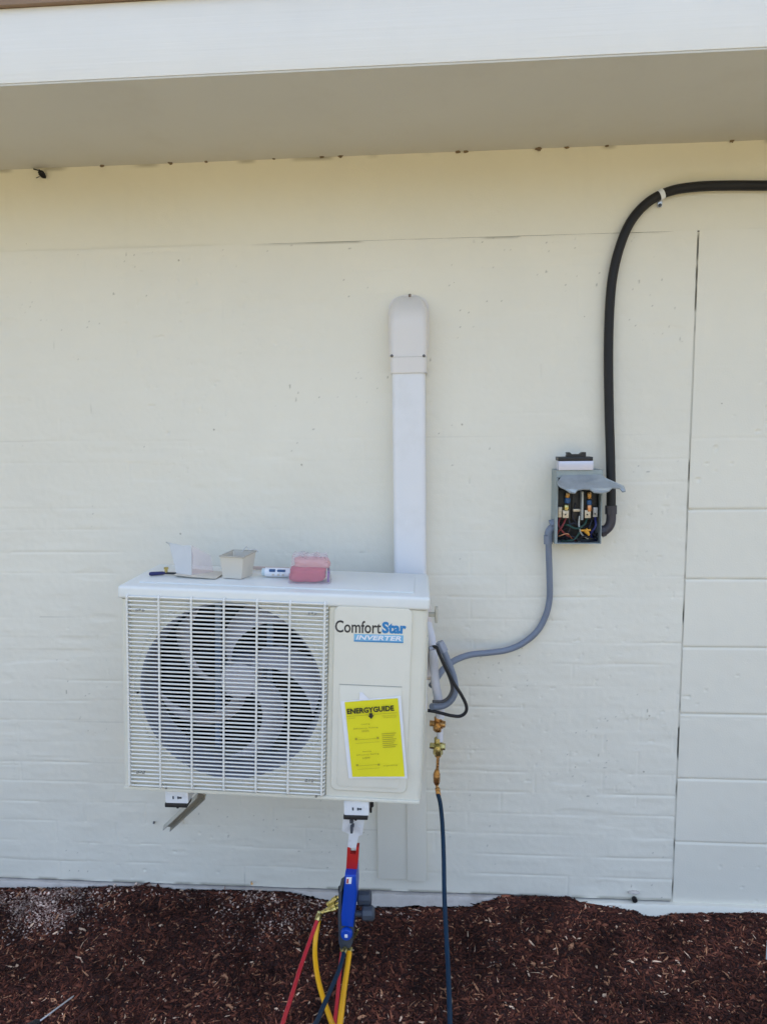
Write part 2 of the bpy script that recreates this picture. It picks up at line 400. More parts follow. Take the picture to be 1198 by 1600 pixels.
# soffit, fascia, drip edge
FT = at(0, 14, -OV).z
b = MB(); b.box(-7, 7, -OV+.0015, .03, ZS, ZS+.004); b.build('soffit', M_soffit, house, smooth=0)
b = MB(); b.box(-7, 7, -OV, -OV+.020, ZS+.0045, FT, r=.0015, seg=2); b.build('fascia', M_fascia, house, smooth=30)
b = MB(); b.box(-7, 7, -OV-.012, -OV+.03, FT+.001, FT+.030); b.build('drip_edge', M_roof, house, smooth=0)
# roof with gable ends and far wall, unseen, added to shade the front wall
b = MB()
rz = FT+.031
b.add([(-7.2, -OV-.03, rz), (7.2, -OV-.03, rz), (7.2, 4.2, rz+2.0), (-7.2, 4.2, rz+2.0), (-7.2, 9, rz), (7.2, 9, rz),
       (-7.2, -OV-.03, rz+.03), (7.2, -OV-.03, rz+.03), (7.2, 4.2, rz+2.03), (-7.2, 4.2, rz+2.03), (-7.2, 9, rz+.03), (7.2, 9, rz+.03)],
      [(0, 1, 2, 3), (3, 2, 5, 4), (6, 9, 8, 7), (9, 10, 11, 8), (0, 6, 7, 1), (4, 5, 11, 10), (0, 3, 9, 6), (3, 4, 10, 9), (1, 7, 8, 2), (2, 8, 11, 5)])
b.build('roof', M_shingle, house, smooth=0)
b = MB()
for x in (-7, 6.9):
    b = MB(); b.add([(x, .26, -.3), (x+.1, .26, -.3), (x+.1, 8.6, -.3), (x, 8.6, -.3), (x, .26, rz+.3), (x+.1, .26, rz+.3), (x+.1, 8.6, rz), (x, 8.6, rz), (x, 4.2, rz+1.95), (x+.1, 4.2, rz+1.95)],
          [(0, 3, 7, 8, 4), (1, 5, 9, 6, 2), (0, 4, 5, 1), (3, 2, 6, 7), (4, 8, 9, 5), (8, 7, 6, 9)])
    b.build('gable_wall', M_block, house, smooth=0)
b = MB(); b.box(-6.9, 6.9, 8.5, 8.6, -.3, rz); b.build('rear_wall', M_block, house, smooth=0)
# mud dabs and web clumps along the soffit corner
for (px, py, s) in ((160, 260, 5), (266, 257, 5), (322, 255, 4), (428, 252, 3), (503, 249, 5), (532, 247, 5), (715, 239, 6), (727, 238, 5), (841, 232, 7), (885, 231, 5), (948, 227, 4), (1143, 219, 5)):
    c = at(px, py, -.006); c.z = ZS-.001; bm = bmesh.new(); bmesh.ops.create_icosphere(bm, subdivisions=2, radius=s*.0009)
    for v in bm.verts: v.co *= random.uniform(.6, 1.3); v.co.x *= 1.5
    b = MB(); b.bm(bm, Matrix.Translation(c)); b.build('mud_dab', M_mud, house, smooth=60)
# small broken weep hole at the foot of the wall
c = at(990, 1404, -.004)
b = MB(); b.lathe([(.0078, 0), (.0078, .010)], 14, frame(c, (0, -1, 0))); b.build('weep_hole', M_black, house)
bm = bmesh.new(); bmesh.ops.create_icosphere(bm, subdivisions=3, radius=.011)
for v in bm.verts: v.co *= random.uniform(.8, 1.15); v.co.z *= .35; v.co.x *= 1.6; v.co.y *= .8
b = MB(); b.bm(bm, Matrix.Translation(at(990, 1394, -.006))); b.build('mortar_lump', M_found, house)

# ------------------------------------------------------------------ ground
ex = [0, 60, 100, 170, 220, 300, 380, 450, 520, 583, 640, 700, 740, 755, 790, 850, 890, 930, 980, 1008, 1020, 1045, 1110, 1198]
ey = [1387, 1388, 1388, 1386, 1385, 1392, 1393, 1396, 1410, 1417, 1418, 1418, 1418, 1411, 1404, 1406, 1408, 1415, 1421, 1432, 1434, 1430, 1429, 1427]
EX = []; EZ = []
for x, y in zip(ex, ey):
    p = at(x, y, -.03); EX.append(p.x); EZ.append(p.z)
EX = np.array(EX); EZ = np.array(EZ)-.011
def gz(X, Y):
    t = np.exp(-np.maximum(0, -Y-.03)/.22)
    z = np.interp(X, EX, EZ)*t+(-.085)*(1-t)
    amp = 1-.8*np.exp(-np.maximum(0, -Y)/.08)
    return z+amp*(.030*(vnoise(X, Y, 2.2, 81)-.5)+.016*(vnoise(X, Y, 9, 82)-.5)+.008*(vnoise(X, Y, 30, 83)-.5))
mg = bpy.data.materials.new('dark_mulch_soil'); mg.use_nodes = True
def chipmat(m, cols, rough=.9):
    n = m.node_tree.nodes; L = m.node_tree.links; b = n['Principled BSDF']; b.inputs['Roughness'].default_value = rough
    b.inputs['Specular IOR Level'].default_value = .25
    g = n.new('ShaderNodeNewGeometry'); r = n.new('ShaderNodeValToRGB'); cr = r.color_ramp
    cr.interpolation = 'CONSTANT'
    while len(cr.elements) < len(cols): cr.elements.new(.5)
    for e, (p, c) in zip(cr.elements, cols): e.position = p; e.color = lin(c)
    L.new(g.outputs['Random Per Island'], r.inputs[0])
    tc = n.new('ShaderNodeTexCoord'); no = n.new('ShaderNodeTexNoise'); no.inputs['Scale'].default_value = 90; no.inputs['Detail'].default_value = 3; L.new(tc.outputs['Object'], no.inputs['Vector'])
    mx = n.new('ShaderNodeMix'); mx.data_type = 'RGBA'; mx.blend_type = 'MULTIPLY'; mx.inputs[0].default_value = .6
    L.new(r.outputs[0], mx.inputs[6]); L.new(no.outputs[0], mx.inputs[7]); 
    hs = n.new('ShaderNodeHueSaturation'); hs.inputs['Value'].default_value = 1.5; L.new(mx.outputs[2], hs.inputs['Color'])
    n2 = n.new('ShaderNodeTexNoise'); n2.inputs['Scale'].default_value = 7; n2.inputs['Detail'].default_value = 4; L.new(tc.outputs['Object'], n2.inputs['Vector'])
    mr = n.new('ShaderNodeMapRange'); mr.inputs[1].default_value = .35; mr.inputs[2].default_value = .68; mr.inputs[3].default_value = 1.0; mr.inputs[4].default_value = 2.8
    L.new(n2.outputs[0], mr.inputs[0]); L.new(mr.outputs[0], hs.inputs['Value']); L.new(hs.outputs[0], b.inputs['Base Color'])
mg = mat('dark_mulch_soil', (.040, .020, .016), .95, var=.3, vscale=40, bump=1, bscale=150)
M_chip = bpy.data.materials.new('shredded_bark'); M_chip.use_nodes = True
chipmat(M_chip, [(0, (.026, .010, .008)), (.25, (.048, .017, .012)), (.52, (.078, .025, .016)), (.76, (.115, .036, .020)), (.88, (.18, .062, .034)), (.945, (.33, .16, .085)), (.985, (.62, .43, .29))])
M_chipg = bpy.data.materials.new('weathered_grey_bark'); M_chipg.use_nodes = True
chipmat(M_chipg, [(0, (.14, .085, .068)), (.3, (.27, .18, .145)), (.6, (.40, .285, .235)), (.85, (.60, .46, .38))])
gridmesh('mulch_bed', uneven(-3.5, 3.5, -1.4, 1.4, .012, .05), np.arange(-1.2, .0001, .012),
         gz, None, mg, None, plane='xy')
prop(bpy.data.objects['mulch_bed'], kind='structure')
def chips(name, n, xr, yr, m, dens=None, lmin=.008, lmax=.034, lift=.004, kind='stuff'):
    X = rng.uniform(*xr, n); Y = -rng.uniform(*yr, n)
    if dens is not None:
        k = rng.random(n) < dens(X, Y); X = X[k]; Y = Y[k]; n = len(X)
    Lh = (lmin+(lmax-lmin)*rng.random(n)**2.2)*rng.uniform(.5, 1, n)/2; W = rng.uniform(.0009, .0034, n)*np.where(rng.random(n) < .15, 1.8, 1)/1; T = W*rng.uniform(.2, .6, n)
    Z = gz(X, Y)+rng.uniform(-.002, lift, n)
    az = rng.uniform(0, 2*np.pi, n); el = rng.normal(0, .38, n); ro = rng.uniform(0, np.pi, n)
    near = Y > -.05; el = np.where(near, el*.5, el); az = np.where(near & (rng.random(n) < .85), rng.normal(0, .35, n), az)
    d = np.stack([np.cos(az)*np.cos(el), np.sin(az)*np.cos(el), np.sin(el)], 1)
    s = np.stack([-np.sin(az), np.cos(az), 0*az], 1); u = np.cross(d, s)
    a = s*np.cos(ro)[:, None]+u*np.sin(ro)[:, None]; c = np.cross(d, a)
    C = np.stack([X, Y, Z], 1); co = []
    bend = (rng.random(n)-.5)*.5
    for e, (wf, bf) in ((-1, (.35, 0)), (0, (1, 1)), (1, (.3, 0))):
        for sa, sc in ((-1, -1), (1, -1), (1, 1), (-1, 1)):
            j = rng.uniform(.7, 1.3, n)
            co.append(C+d*(Lh*e)[:, None]+a*(W*wf*sa*j)[:, None]+c*(T*wf*sc)[:, None]+c*(bend*Lh*bf)[:, None])
    co = np.stack(co, 1)
    co[:, :, 1] = np.minimum(co[:, :, 1], np.where(co[:, :, 2] < .002, -.0185, -.0015))
    base = [(0, 3, 2, 1), (8, 9, 10, 11)]
    for L0 in (0, 4):
        for k in range(4): base.append((L0+k, L0+(k+1) % 4, L0+4+(k+1) % 4, L0+4+k))
    q = (np.arange(n)*12)[:, None, None]+np.array(base)[None]
    o = npmesh(name, co.reshape(-1, 3), q.reshape(-1, 4), m, None, smooth=False)
    return prop(o, kind=kind)
o = chips('mulch', 230000, (-1.6, 1.6), (.002, 1.0), M_chip, None, .004, .050)
prop(o, 'dark red brown shredded bark mulch covering the bed along the wall', 'mulch')
o = chips('mulch', 36000, (-3.4, 3.4), (.004, 1.16), M_chip, lambda X, Y: ((np.abs(X) > 1.6) | (Y < -1.0))*1.0, .015, .05)
prop(o, 'coarser bark mulch at the outer parts of the bed beyond the unit', 'mulch')
def gd(X, Y):
    X = X+.15
    f = np.exp(-((X+1.10)/.15)**2-((Y+.07)/.07)**2)*1.3+np.exp(-((X+.36)/.13)**2-((Y+.07)/.07)**2)*.6+.15*np.exp(-(Y/.05)**2)*(X < .1)
    f += .5*np.exp(-((X+.98+.3*vnoise(X, Y, 5, 91))/.12)**2-((Y+.12)/.05)**2)
    return f*(.25+.75*sst(.3, .65, vnoise(X, Y, 22, 92)))*.75
o = chips('grey_mulch', 60000, (-1.6, .3), (.004, .3), M_chipg, gd, .005, .016, .009)
prop(o, 'pale dusty grey patches of weathered mulch and crumbs against the wall at left', 'mulch')
# unseen yard: soil colour chosen to bounce warm sunlight onto the upper wall
M_yard = mat('warm_bounce_soil', (.118, .100, .043), .95, var=.15, vscale=.8, bump=.6, bscale=20)
b = MB(); b.box(-40, 40, -2.2, -1.215, -.20, -.060, r=.006)  # unseen slab, added to bounce skylight onto the lower wall
prop(b.build('unseen_bounce_slab', mat('bounce_slab_concrete', (.46, .44, .40), .85, var=.08, vscale=6, bump=.4, bscale=90, dirt=(.3, .27, .22), dscale=3, damt=.4)), kind='structure')
b = MB(); b.add([(-400, -600, -.11), (400, -600, -.11), (400, 300, -.11), (-400, 300, -.11)], [(0, 1, 2, 3)])
prop(b.build('ground', M_yard, smooth=0), kind='structure')

# ------------------------------------------------------------------ air conditioner
W, H, D = .765, .529, .272
AM = Matrix.Translation((-.4185, -.39, .528)) @ Matrix.Rotation(.0239, 4, 'Z') @ Matrix.Rotation(.0406, 4, 'Y')
AI = AM.inverted()
def acp(px, py, y=0.0):             # picture point -> unit-local point on the plane at depth y
    o = AI @ CAM; d = AI.to_3x3() @ ray(px, py); t = (y-o.y)/d.y; return o+d*t
ac = thing('air_conditioner', 'cream outdoor heat pump unit with round fan grille, wall mounted under a line duct', 'air conditioner', mat=AM)
x0, x1 = -W/2, W/2; zt = H-.034
cc = acp(359, 1083); RR = .232
gl = acp(203, 1080).x; gr = acp(510, 1080).x; gtop = acp(355, 934).z; gbot = acp(355, 1233).z
def plate_hole(mb, ax0, ax1, az0, az1, y, cx, cz, r, n=96):
    V = []; F = []
    for k in range(n):
        a = 2*math.pi*k/n; c, s = math.cos(a), math.sin(a)
        tx = ((ax1-cx)/c if c > 1e-9 else (ax0-cx)/c if c < -1e-9 else 1e9); tz = ((az1-cz)/s if s > 1e-9 else (az0-cz)/s if s < -1e-9 else 1e9)
        t = min(tx, tz); V += [(cx+c*r, y, cz+s*r), (cx+c*t, y, cz+s*t)]
    for k in range(n):
        j = (k+1) % n; F.append((2*k, 2*k+1, 2*j+1, 2*j))
    for (qx, qz) in ((ax1, az1), (ax0, az1), (ax0, az0), (ax1, az0)):
        a = math.atan2(qz-cz, qx-cx) % (2*math.pi); k = int(a/(2*math.pi)*n) % n; j = (k+1) % n
        V.append((qx, y, qz)); F.append((2*k+1, len(V)-1, 2*j+1))
    mb.add(V, F)
# cabinet: recessed face with the fan opening, a rim around, rounded sides
b = MB(); FY = .010
plate_hole(b, gl-.004, gr+.004, gbot-.004, gtop+.004, FY, cc.x, cc.z, RR)
# opening collar rolled outwards
n = 96; prof2 = [(RR+.030, FY-.0005), (RR+.026, FY-.004), (RR+.018, FY-.0005)]
b.build('fan_panel', M_unit, ac, world=False)
b = MB(); b.lathe([(RR+.022, 0), (RR+.020, .0030), (RR+.014, .0032), (RR+.012, 0)], 96, frame((cc.x, FY-.0003, cc.z), (0, -1, 0))); 
b.f = [f for f in b.f if len(f) == 4]; b.build('pressed_ring', M_unit, ac, world=False)
b = MB(); b.lathe([(RR-.0005, -.001), (RR-.006, -.006), (RR-.008, -.03), (RR-.008, -.10)], 96, frame((cc.x, FY, cc.z), (0, -1, 0)))
b.f = [f for f in b.f if len(f) == 4]; b.build('fan_shroud', mat('shroud_enamel', (.24, .25, .30), .45), ac, world=False)
b = MB()
# outer shell profile: front with rounded vertical corners
def shell(mb, xa, xb, ya, yb, za, zb, r=.014):
    P = []
    for cx, cyy, a0 in ((xb-r, ya+r, 270), (xb-.002, yb-.002, 0), (xa+.002, yb-.002, 90), (xa+r, ya+r, 180)):
        rr_ = r if cyy < .1 else .002
        for k in range(6): a = R(a0+90*k/5); P.append((cx+rr_*math.cos(a), cyy+rr_*math.sin(a)))
    return P
P = shell(b, x0, x1, 0, D, 0, zt)
# side and back walls only (front part is made of frame pieces)
npz = len(P); V = []; F = []
for z in (0.004, zt):
    for p in P: V.append((p[0], p[1], z))
for k in range(npz):
    j = (k+1) % npz
    if P[k][1] < 1e-4 and P[j][1] < 1e-4: continue
    F.append((k, j, j+npz, k+npz))
b.add(V, F)
b.box(x0+.012, gl-.0045, 0, .016, .004, zt)                 # left stile
b.box(gr+.0045, x1-.012, 0, .016, .004, zt)                # right face
b.box(gl-.0044, gr+.0044, .0002, .016, gtop+.0045, zt)      # top rail
b.box(gl-.0044, gr+.0044, .0002, .016, .004, gbot-.0045)    # bottom rail
b.box(x0+.004, x1-.004, .016, D-.004, .004, .007)
b.build('cabinet', M_unit, ac, world=False)
# base pan lip, seen as the darker edge underneath
b = MB(); b.box(x0+.004, x1-.004, -.004, D-.004, -.006, .0035, r=.003); b.build('base_pan', M_unit, ac, world=False)
b = MB(); b.box(x0-.004, x1+.004, -.006, D+.004, zt+.001, H, r=.009, seg=4)
b.box(x0+.035, x1-.035, .035, D-.03, H-.002, H+.0035, r=.003, seg=2)
b.build('top_lid', M_cap, ac, world=False)
# inside
b = MB(); b.box(x0+.02, gr+.002, D-.045, D-.02, .02, zt-.01); b.build('coil', M_coil, ac, world=False)
b = MB(); b.box(gr+.006, gr+.012, .02, D-.02, .01, zt-.01); b.build('divider', M_dark, ac, world=False)
b = MB()
for dx in (-.085, .06): b.box(cc.x+dx-.008, cc.x+dx+.008, D-.075, D-.06, .02, zt-.01)
b.build('motor_bracket', M_blue_metal, ac, world=False)
b = MB(); b.lathe([(.0, -.002), (.05, 0), (.055, .01), (.055, .07), (.0, .071)], 28, frame((cc.x, D-.06, cc.z), (0, -1, 0))); b.build('fan_motor', M_blue_metal, ac, world=False)
fan = MB()
hub = frame((cc.x, .115, cc.z), (0, -1, 0), (1, 0, 0))
fan.lathe([(.0, .035), (.030, .034), (.048, .026), (.052, .0), (.052, -.03)], 32, hub)
fan_o = fan.build('fan', M_blade, ac, world=False)
NB = 5
for k in range(NB):
    V = []; F = []; nr, na = 9, 11; a0 = R(52+360*k/NB)
    for i in range(nr):
        t = i/(nr-1); r = .045+(RR-.016-.045)*t
        span = R(27+2*t); sweep = R(-62)*t**1.2
        for j in range(na):
            u = j/(na-1); a = a0+sweep+span*(u-.5)
            h = -.026+.062*(1-u)*(1-.25*t)+.010*math.sin(u*math.pi)
            if t > .85: h += 0
            V.append((r*math.cos(a), r*math.sin(a), h))
    for i in range(nr-1):
        for j in range(na-1): q = i*na+j; F.append((q, q+1, q+na+1, q+na))
    m = len(V); V += [(x, y, z-.002) for x, y, z in V]; F += [tuple(i+m for i in f[::-1]) for f in F]
    mb = MB(); mb.add(V, F, hub); mb.build('blade', M_blade, fan_o, world=False, smooth=60)
# wire guard
b = MB(); NW = 48; gy = -.010
for i in range(NW):
    z = gbot+.004+(gtop-gbot-.008)*i/(NW-1)
    pts = [(gl+.001, FY-.001, z), (gl+.001, gy+.004, z), (gl+.005, gy, z), (gr-.005, gy, z), (gr-.001, gy+.004, z), (gr-.001, FY-.001, z)]
    b.tube(pts, .0023, 8)
vx = [acp(px, 1083).x for px in (204, 252.5, 302, 352, 402.5, 453, 506)]
for x in vx:
    b.tube([(x, FY-.001, gbot+.0005), (x, gy-.001, gbot+.0005), (x, gy-.0038, gbot+.004), (x, gy-.0038, gtop-.004), (x, gy-.001, gtop-.0005), (x, FY-.001, gtop-.0005)], .0027, 8)
b.build('fan_grille', M_grille, ac, world=False)
for (px, py) in ((220, 953), (489, 958), (221, 1206), (484, 1219)):
    c = acp(px, py, gy); b = MB()
    for k, dx in enumerate((-.009, -.001, .007)):
        b.box(c.x+dx-.0028, c.x+dx+.0026, gy-.005, gy+.004, c.z-.003+(k % 2)*.002, c.z+.002+(k % 2)*.001, r=.001)
    b.build('grille_clip', mat('clip_steel', (.30, .29, .25), .5), ac, world=False)
for (px, py) in ((214, 1083.5), (500, 1096)):
    c = acp(px, py); b = MB(); b.lathe([(.0, .006), (.0022, .0055), (.003, .003), (.003, 0)], 12, frame((c.x, FY-.001, c.z), (0, -1, 0))); b.build('screw', M_black, ac, world=False)
# service panel
pl = acp(519.5, 1090).x; pr = acp(640, 1090).x; pt = acp(580, 948).z; pb = acp(580, 1236).z
b = MB(); b.prism(rrect(pl, pr, pb, pt, .017, 8), -.0055, .001, r=.004, seg=3)
b.build('service_panel', M_unit2, ac, world=False)
sp = bpy.data.objects['service_panel']
zl = acp(580, 1071).z; xl = acp(530, 1071).x; xr_ = acp(628, 1071).x
b = MB(); b.prism(rrect(xl, xr_, pb+.012, zl, .008, 5), -.0072, -.0050, r=.0014, seg=2); b.build('raised_field', M_unit2, sp, world=False)
b = MB(); b.box(xl, xr_, -.0068, -.0050, zl+.0012, zl+.0026); b.build('slot_shadow_strip', mat('painted_slot_shadow', (.35, .34, .30), .6), sp, world=False)  # flat grey strip draws the shadow along the panel's recess line
def acM(px, py, y, rot=0):
    p = acp(px, py, y); return Matrix.Translation(p) @ Matrix.Rotation(rot, 4, 'Y')
yl = -.0056
q0 = acp(523.5, 988, yl); q1 = acp(596, 990, yl); q2 = acp(634, 990, yl)
rot = math.atan2(-(q2.z-q0.z), q2.x-q0.x)*.5
b = text_mb('Comfort', q1.x-q0.x-.0012, .031, acM(523.5, 988, yl, rot), bold=.012); b.build('logo_lettering', M_logoblack, sp, world=False, smooth=0)
b = text_mb('Star', q2.x-q1.x, .0295, acM(596.5, 989.5, yl, rot), bold=.045); b.build('logo_lettering', M_logoblue, sp, world=False, smooth=0)
e0 = acp(553, 1003, yl); e1 = acp(630, 1003, yl)
MI = acM(553, 1002.5, yl, rot)
b = MB(); Wd = e1.x-e0.x; b.add([(0, -.0004, 0), (Wd, -.0004, 0), (Wd, -.0004, .0195), (.0, -.0004, .0195), (0, 0, 0), (Wd, 0, 0), (Wd, 0, .0195), (0, 0, .0195)], [(0, 1, 2, 3), (4, 7, 6, 5), (0, 4, 5, 1), (1, 5, 6, 2), (2, 6, 7, 3), (3, 7, 4, 0)], MI)
b.build('logo_plate', M_logolight, sp, world=False, smooth=0)
b = text_mb('INVERTER', Wd*.92, .0115, MI @ Matrix.Translation((Wd*.04, -.0005, .0055)), bold=.03, shear=.2); b.build('logo_lettering', M_paperw, sp, world=False, smooth=0)
b = MB(); b.box(0, Wd, -.0010, -.0005, .0008, .0030, MI); b.build('logo_underline', M_logoblue, sp, world=False, smooth=0)
# small screws on the bottom rim and side
for (px, py) in ((494, 1244), (260, 1231)):
    c = acp(px, py, -.004); b = MB(); b.lathe([(0, .003), (.003, .002), (.0032, 0)], 10, frame(c, (0, -1, 0))); b.build('screw', mat('rim_screw_steel', (.2, .19, .16), .5), ac, world=False)
# right side: recessed valve plate, valves, handle
xs_ = x1
b = MB(); b.box(xs_+.0002, xs_+.004, .03, .25, .055, .42, r=.0015); b.build('valve_plate', M_unit, ac, world=False)
c = acp(678, 960, .10)
b = MB(); b.box(xs_+.004, c.x+.004, .094, .108, c.z-.006, c.z+.005, r=.002); b.box(c.x+.002, c.x+.010, .086, .116, c.z-.020, c.z+.020, r=.003)
b.build('side_handle', M_galv, ac, world=False)
def W2(px, py, Y): return at(px, py, Y)
def valve(py, Y, big):
    c = W2(684, py, Y); p = AM @ Vector((xs_+.004, 0, 0))
    h = .024 if big else .020
    mb = MB()
    mb.lathe([(.0, -h), (.012, -h), (.0135, -h+.002), (.0135, h*.2), (.010, h*.3), (.010, h), (0, h)], 6, frame(c, (0, 0, 1)))
    mb.lathe([(.008, -.022), (.008, -.004), (.0105, -.004), (.0105, .013), (.009, .014), (.009, .020), (0, .021)], 6 if big else 16, frame(c, (1, -.15, 0)))
    mb.lathe([(.0065, 0), (.0065, .012), (.009, .012), (.009, .021), (0, .022)], 6, frame(c, (-.1, -1, 0)))
    
    return mb
b = valve(1131, -.22, False); b.build('service_valve', M_brass_d, ac)
b = valve(1166, -.22, True); b.build('service_valve', M_brass, ac)

# yellow energy sheet in its clear sleeve, hung on the service panel
q = [acp(538.5, 1097, -.010), acp(621.5, 1090.5, -.010), acp(632, 1212, -.012), acp(550.5, 1213.5, -.012)]
qs = [acp(532, 1096, -.009), acp(626, 1087, -.009), acp(636, 1215, -.010), acp(545, 1216, -.010)]
sheet = thing('energy_sheet', 'yellow printed energy guide sheet hung crooked on the lower right of the unit front', 'paper sheet', mat=AM @ Matrix.Translation(qs[0]))
def quad_slab(qv, t, n=6, curl=0.0, top_notch=0):
    V = []; F = []
    for i in range(n+1):
        for j in range(n+1):
            u = i/n; v = j/n
            p = (Vector(qv[0])*(1-u)+Vector(qv[1])*u)*(1-v)+(Vector(qv[3])*(1-u)+Vector(qv[2])*u)*v
            p = p+Vector((0, -curl*(u*u*.3+v*v)*u, 0)); V.append(tuple(p))
    m = len(V); V += [(x, y-t, z) for x, y, z in V]
    for i in range(n):
        for j in range(n):
            a = i*(n+1)+j; F += [(a, a+1, a+n+2, a+n+1), (a+m, a+n+1+m, a+n+2+m, a+1+m)]
    rim = [i*(n+1) for i in range(n+1)]+[n*(n+1)+j for j in range(1, n+1)]+[i*(n+1)+n for i in range(n-1, -1, -1)]+[j for j in range(n-1, 0, -1)]
    for k in range(len(rim)):
        a = rim[k]; c2 = rim[(k+1) % len(rim)]; F.append((a, c2, c2+m, a+m))
    return MB().add(V, F, AM)
quad_slab(qs, .0003, curl=.003).build('sleeve', M_paperw, sheet)
quad_slab([p-Vector((0, .0006, 0)) for p in q], .0003, curl=.003).build('sheet', M_ypaper, sheet)
shp = [o for o in bpy.data.objects if o.name == 'sheet'][0]
t0 = [acp(561, 1095, -.0105), acp(577, 1093, -.0105), acp(566, 1082, -.0105), acp(562, 1082, -.0105)]
MB().add([tuple(p) for p in t0]+[tuple(p+Vector((0, .0004, 0))) for p in t0], [(0, 1, 2, 3), (7, 6, 5, 4), (0, 4, 5, 1), (1, 5, 6, 2), (2, 6, 7, 3), (3, 7, 4, 0)], AM).build('hang_tab', M_paperw, sheet, smooth=0)
ux = (q[1]-q[0]); uz = (q[0]-q[3])
def shp_M(u, v):                     # u right, v down in sheet fractions
    p = (Vector(q[0])*(1-u)+Vector(q[1])*u)*(1-v)+(Vector(q[3])*(1-u)+Vector(q[2])*u)*v
    X = (Vector(q[1])-Vector(q[0])).normalized(); Z = (Vector(q[0])-Vector(q[3])).normalized(); Y = Vector((0, 1, 0))
    off = Vector((0, -.0022-.0042*min(1, v*v*1.2+.5)*1.0, 0)); p = p+off
    return AM @ Matrix(((X.x, Y.x, Z.x, p.x), (X.y, Y.y, Z.y, p.y), (X.z, Y.z, Z.z, p.z), (0, 0, 0, 1)))
SW = ux.length; SH = uz.length
def pr_text(t, u, v, wfrac, hfrac, m, bold=0):
    text_mb(t, SW*wfrac, SH*hfrac, shp_M(u, v), depth=.0003, bold=bold).build('printed_lettering', m, shp, smooth=0)
def pr_bar(u, v, wfrac, hfrac, m):
    MB().box(0, SW*wfrac, -.0002, 0, 0, SH*hfrac, shp_M(u, v)).build('printed_rule', m, shp, smooth=0)
pr_text('ENERGYGUIDE', .03, .155, .88, .072, M_ink, .03)
b = MB(); b.prism([(-.004, .006), (.004, .006), (.004, 0), (.0075, 0), (0, -.009), (-.0075, 0), (-.004, 0)], -.0004, 0, shp_M(.47, .19)); b.build('printed_arrow', M_ink, shp, smooth=0)
pr_bar(.02, .185, .94, .004, M_inksoft)
pr_text('U.S. Government', .03, .215, .14, .012, M_inksoft); pr_text('Federal law prohibits', .68, .215, .27, .013, M_inksoft); pr_text('removal of this label', .70, .235, .24, .012, M_inksoft)
pr_text('Cooling', .27, .31, .16, .02, M_inksoft); pr_text('Efficiency Rating', .12, .365, .46, .022, M_inksoft); pr_text('SEER', .27, .40, .14, .022, M_inksoft)
pr_bar(.13, .50, .45, .004, M_inksoft); pr_bar(.13, .545, .45, .003, M_inksoft); pr_bar(.13, .50, .04, .03, M_inksoft); pr_bar(.54, .50, .04, .03, M_inksoft)
pr_text('Heating', .25, .665, .16, .02, M_inksoft); pr_text('Efficiency Rating', .13, .71, .42, .020, M_inksoft); pr_text('HSPF', .24, .755, .14, .024, M_inksoft)
pr_bar(.10, .845, .45, .004, M_inksoft); pr_bar(.12, .89, .42, .003, M_inksoft); pr_bar(.10, .845, .04, .025, M_inksoft); pr_bar(.51, .845, .04, .025, M_inksoft)
for k in range(8): pr_bar(.64, .44+k*.025, .27-.03*(k % 3), .008, M_inksoft)
pr_text('ftc.gov/energy', .62, .86, .27, .018, M_inksoft)

# ------------------------------------------------------------------ things lying on top of the unit
LT = AM @ Vector((0, .15, H+.0045))
nrm = (AM.to_3x3() @ Vector((0, 0, 1))).normalized()
def top(px, py, back=0.0):                     # picture point on the lid's top
    d = ray(px, py); t = (LT-CAM).dot(nrm)/d.dot(nrm); return CAM+d*t
def topat(px, Y):                              # on the lid at column px and depth Y
    z = 1.03
    for _ in range(8):
        # column px, depth Y : solve x from the column, z from the lid plane
        py = 900.0
        lo, hi = 700., 1100.
        for _ in range(40):
            mid = (lo+hi)/2; p = at(px, mid, Y)
            if (p-LT).dot(nrm) > 0: lo = mid
            else: hi = mid
        break
    return at(px, lo, Y)
TX = (AM.to_3x3() @ Vector((1, 0, 0))).normalized(); TY = (AM.to_3x3() @ Vector((0, 1, 0))).normalized()
def lidM(px, Y, rot=0):
    p = topat(px, Y)
    return Matrix(((TX.x, TY.x, nrm.x, p.x), (TX.y, TY.y, nrm.y, p.y), (TX.z, TY.z, nrm.z, p.z), (0, 0, 0, 1))) @ Matrix.Rotation(rot, 4, 'Z')
PXM = FPX/(CD-.25)                            # picture px per metre at the lid
def mm(px): return px/PXM
# open takeaway box: thin folded sheet, leaning lid at left and a cup-like corner at right
L0 = lidM(292, -.26)
bx = thing('takeaway_box', 'opened clear and beige takeaway box left on the unit lid, flap raised', 'food box', mat=L0)
def slab(poly3, t, name, m, par):
    P3 = [Vector(p) for p in poly3]; nn = (P3[1]-P3[0]).cross(P3[2]-P3[0]).normalized()
    k = len(P3); V = [tuple(p) for p in P3]+[tuple(p+nn*t) for p in P3]
    F = [tuple(range(k))[::-1], tuple(range(k, 2*k))]+[(i, (i+1) % k, (i+1) % k+k, i+k) for i in range(k)]
    return MB().add(V, F).build(name, m, par, world=False, smooth=0)
z1 = .002
slab([(mm(-12), -.045, z1+.004), (mm(16), -.050, z1+.001), (mm(56), -.052, z1-.0008), (mm(60), .03, z1), (mm(-4), .04, z1+.004)], .0015, 'tray_base', M_beige, bx)
slab([(mm(-10), -.03, z1+.002), (mm(14), -.03, z1+.002), (mm(10), .004, mm(30)), (mm(5), .012, mm(46)), (mm(-8), .013, mm(45)), (mm(-32), .012, mm(49)), (mm(-22), -.006, mm(28))], .0012, 'raised_flap', M_clearish, bx)
slab([(mm(14), -.03, z1+.002), (mm(40), .02, z1+.002), (mm(30), .05, mm(26)), (mm(6), .012, mm(46))], .0008, 'side_flap', M_clearbag, bx)
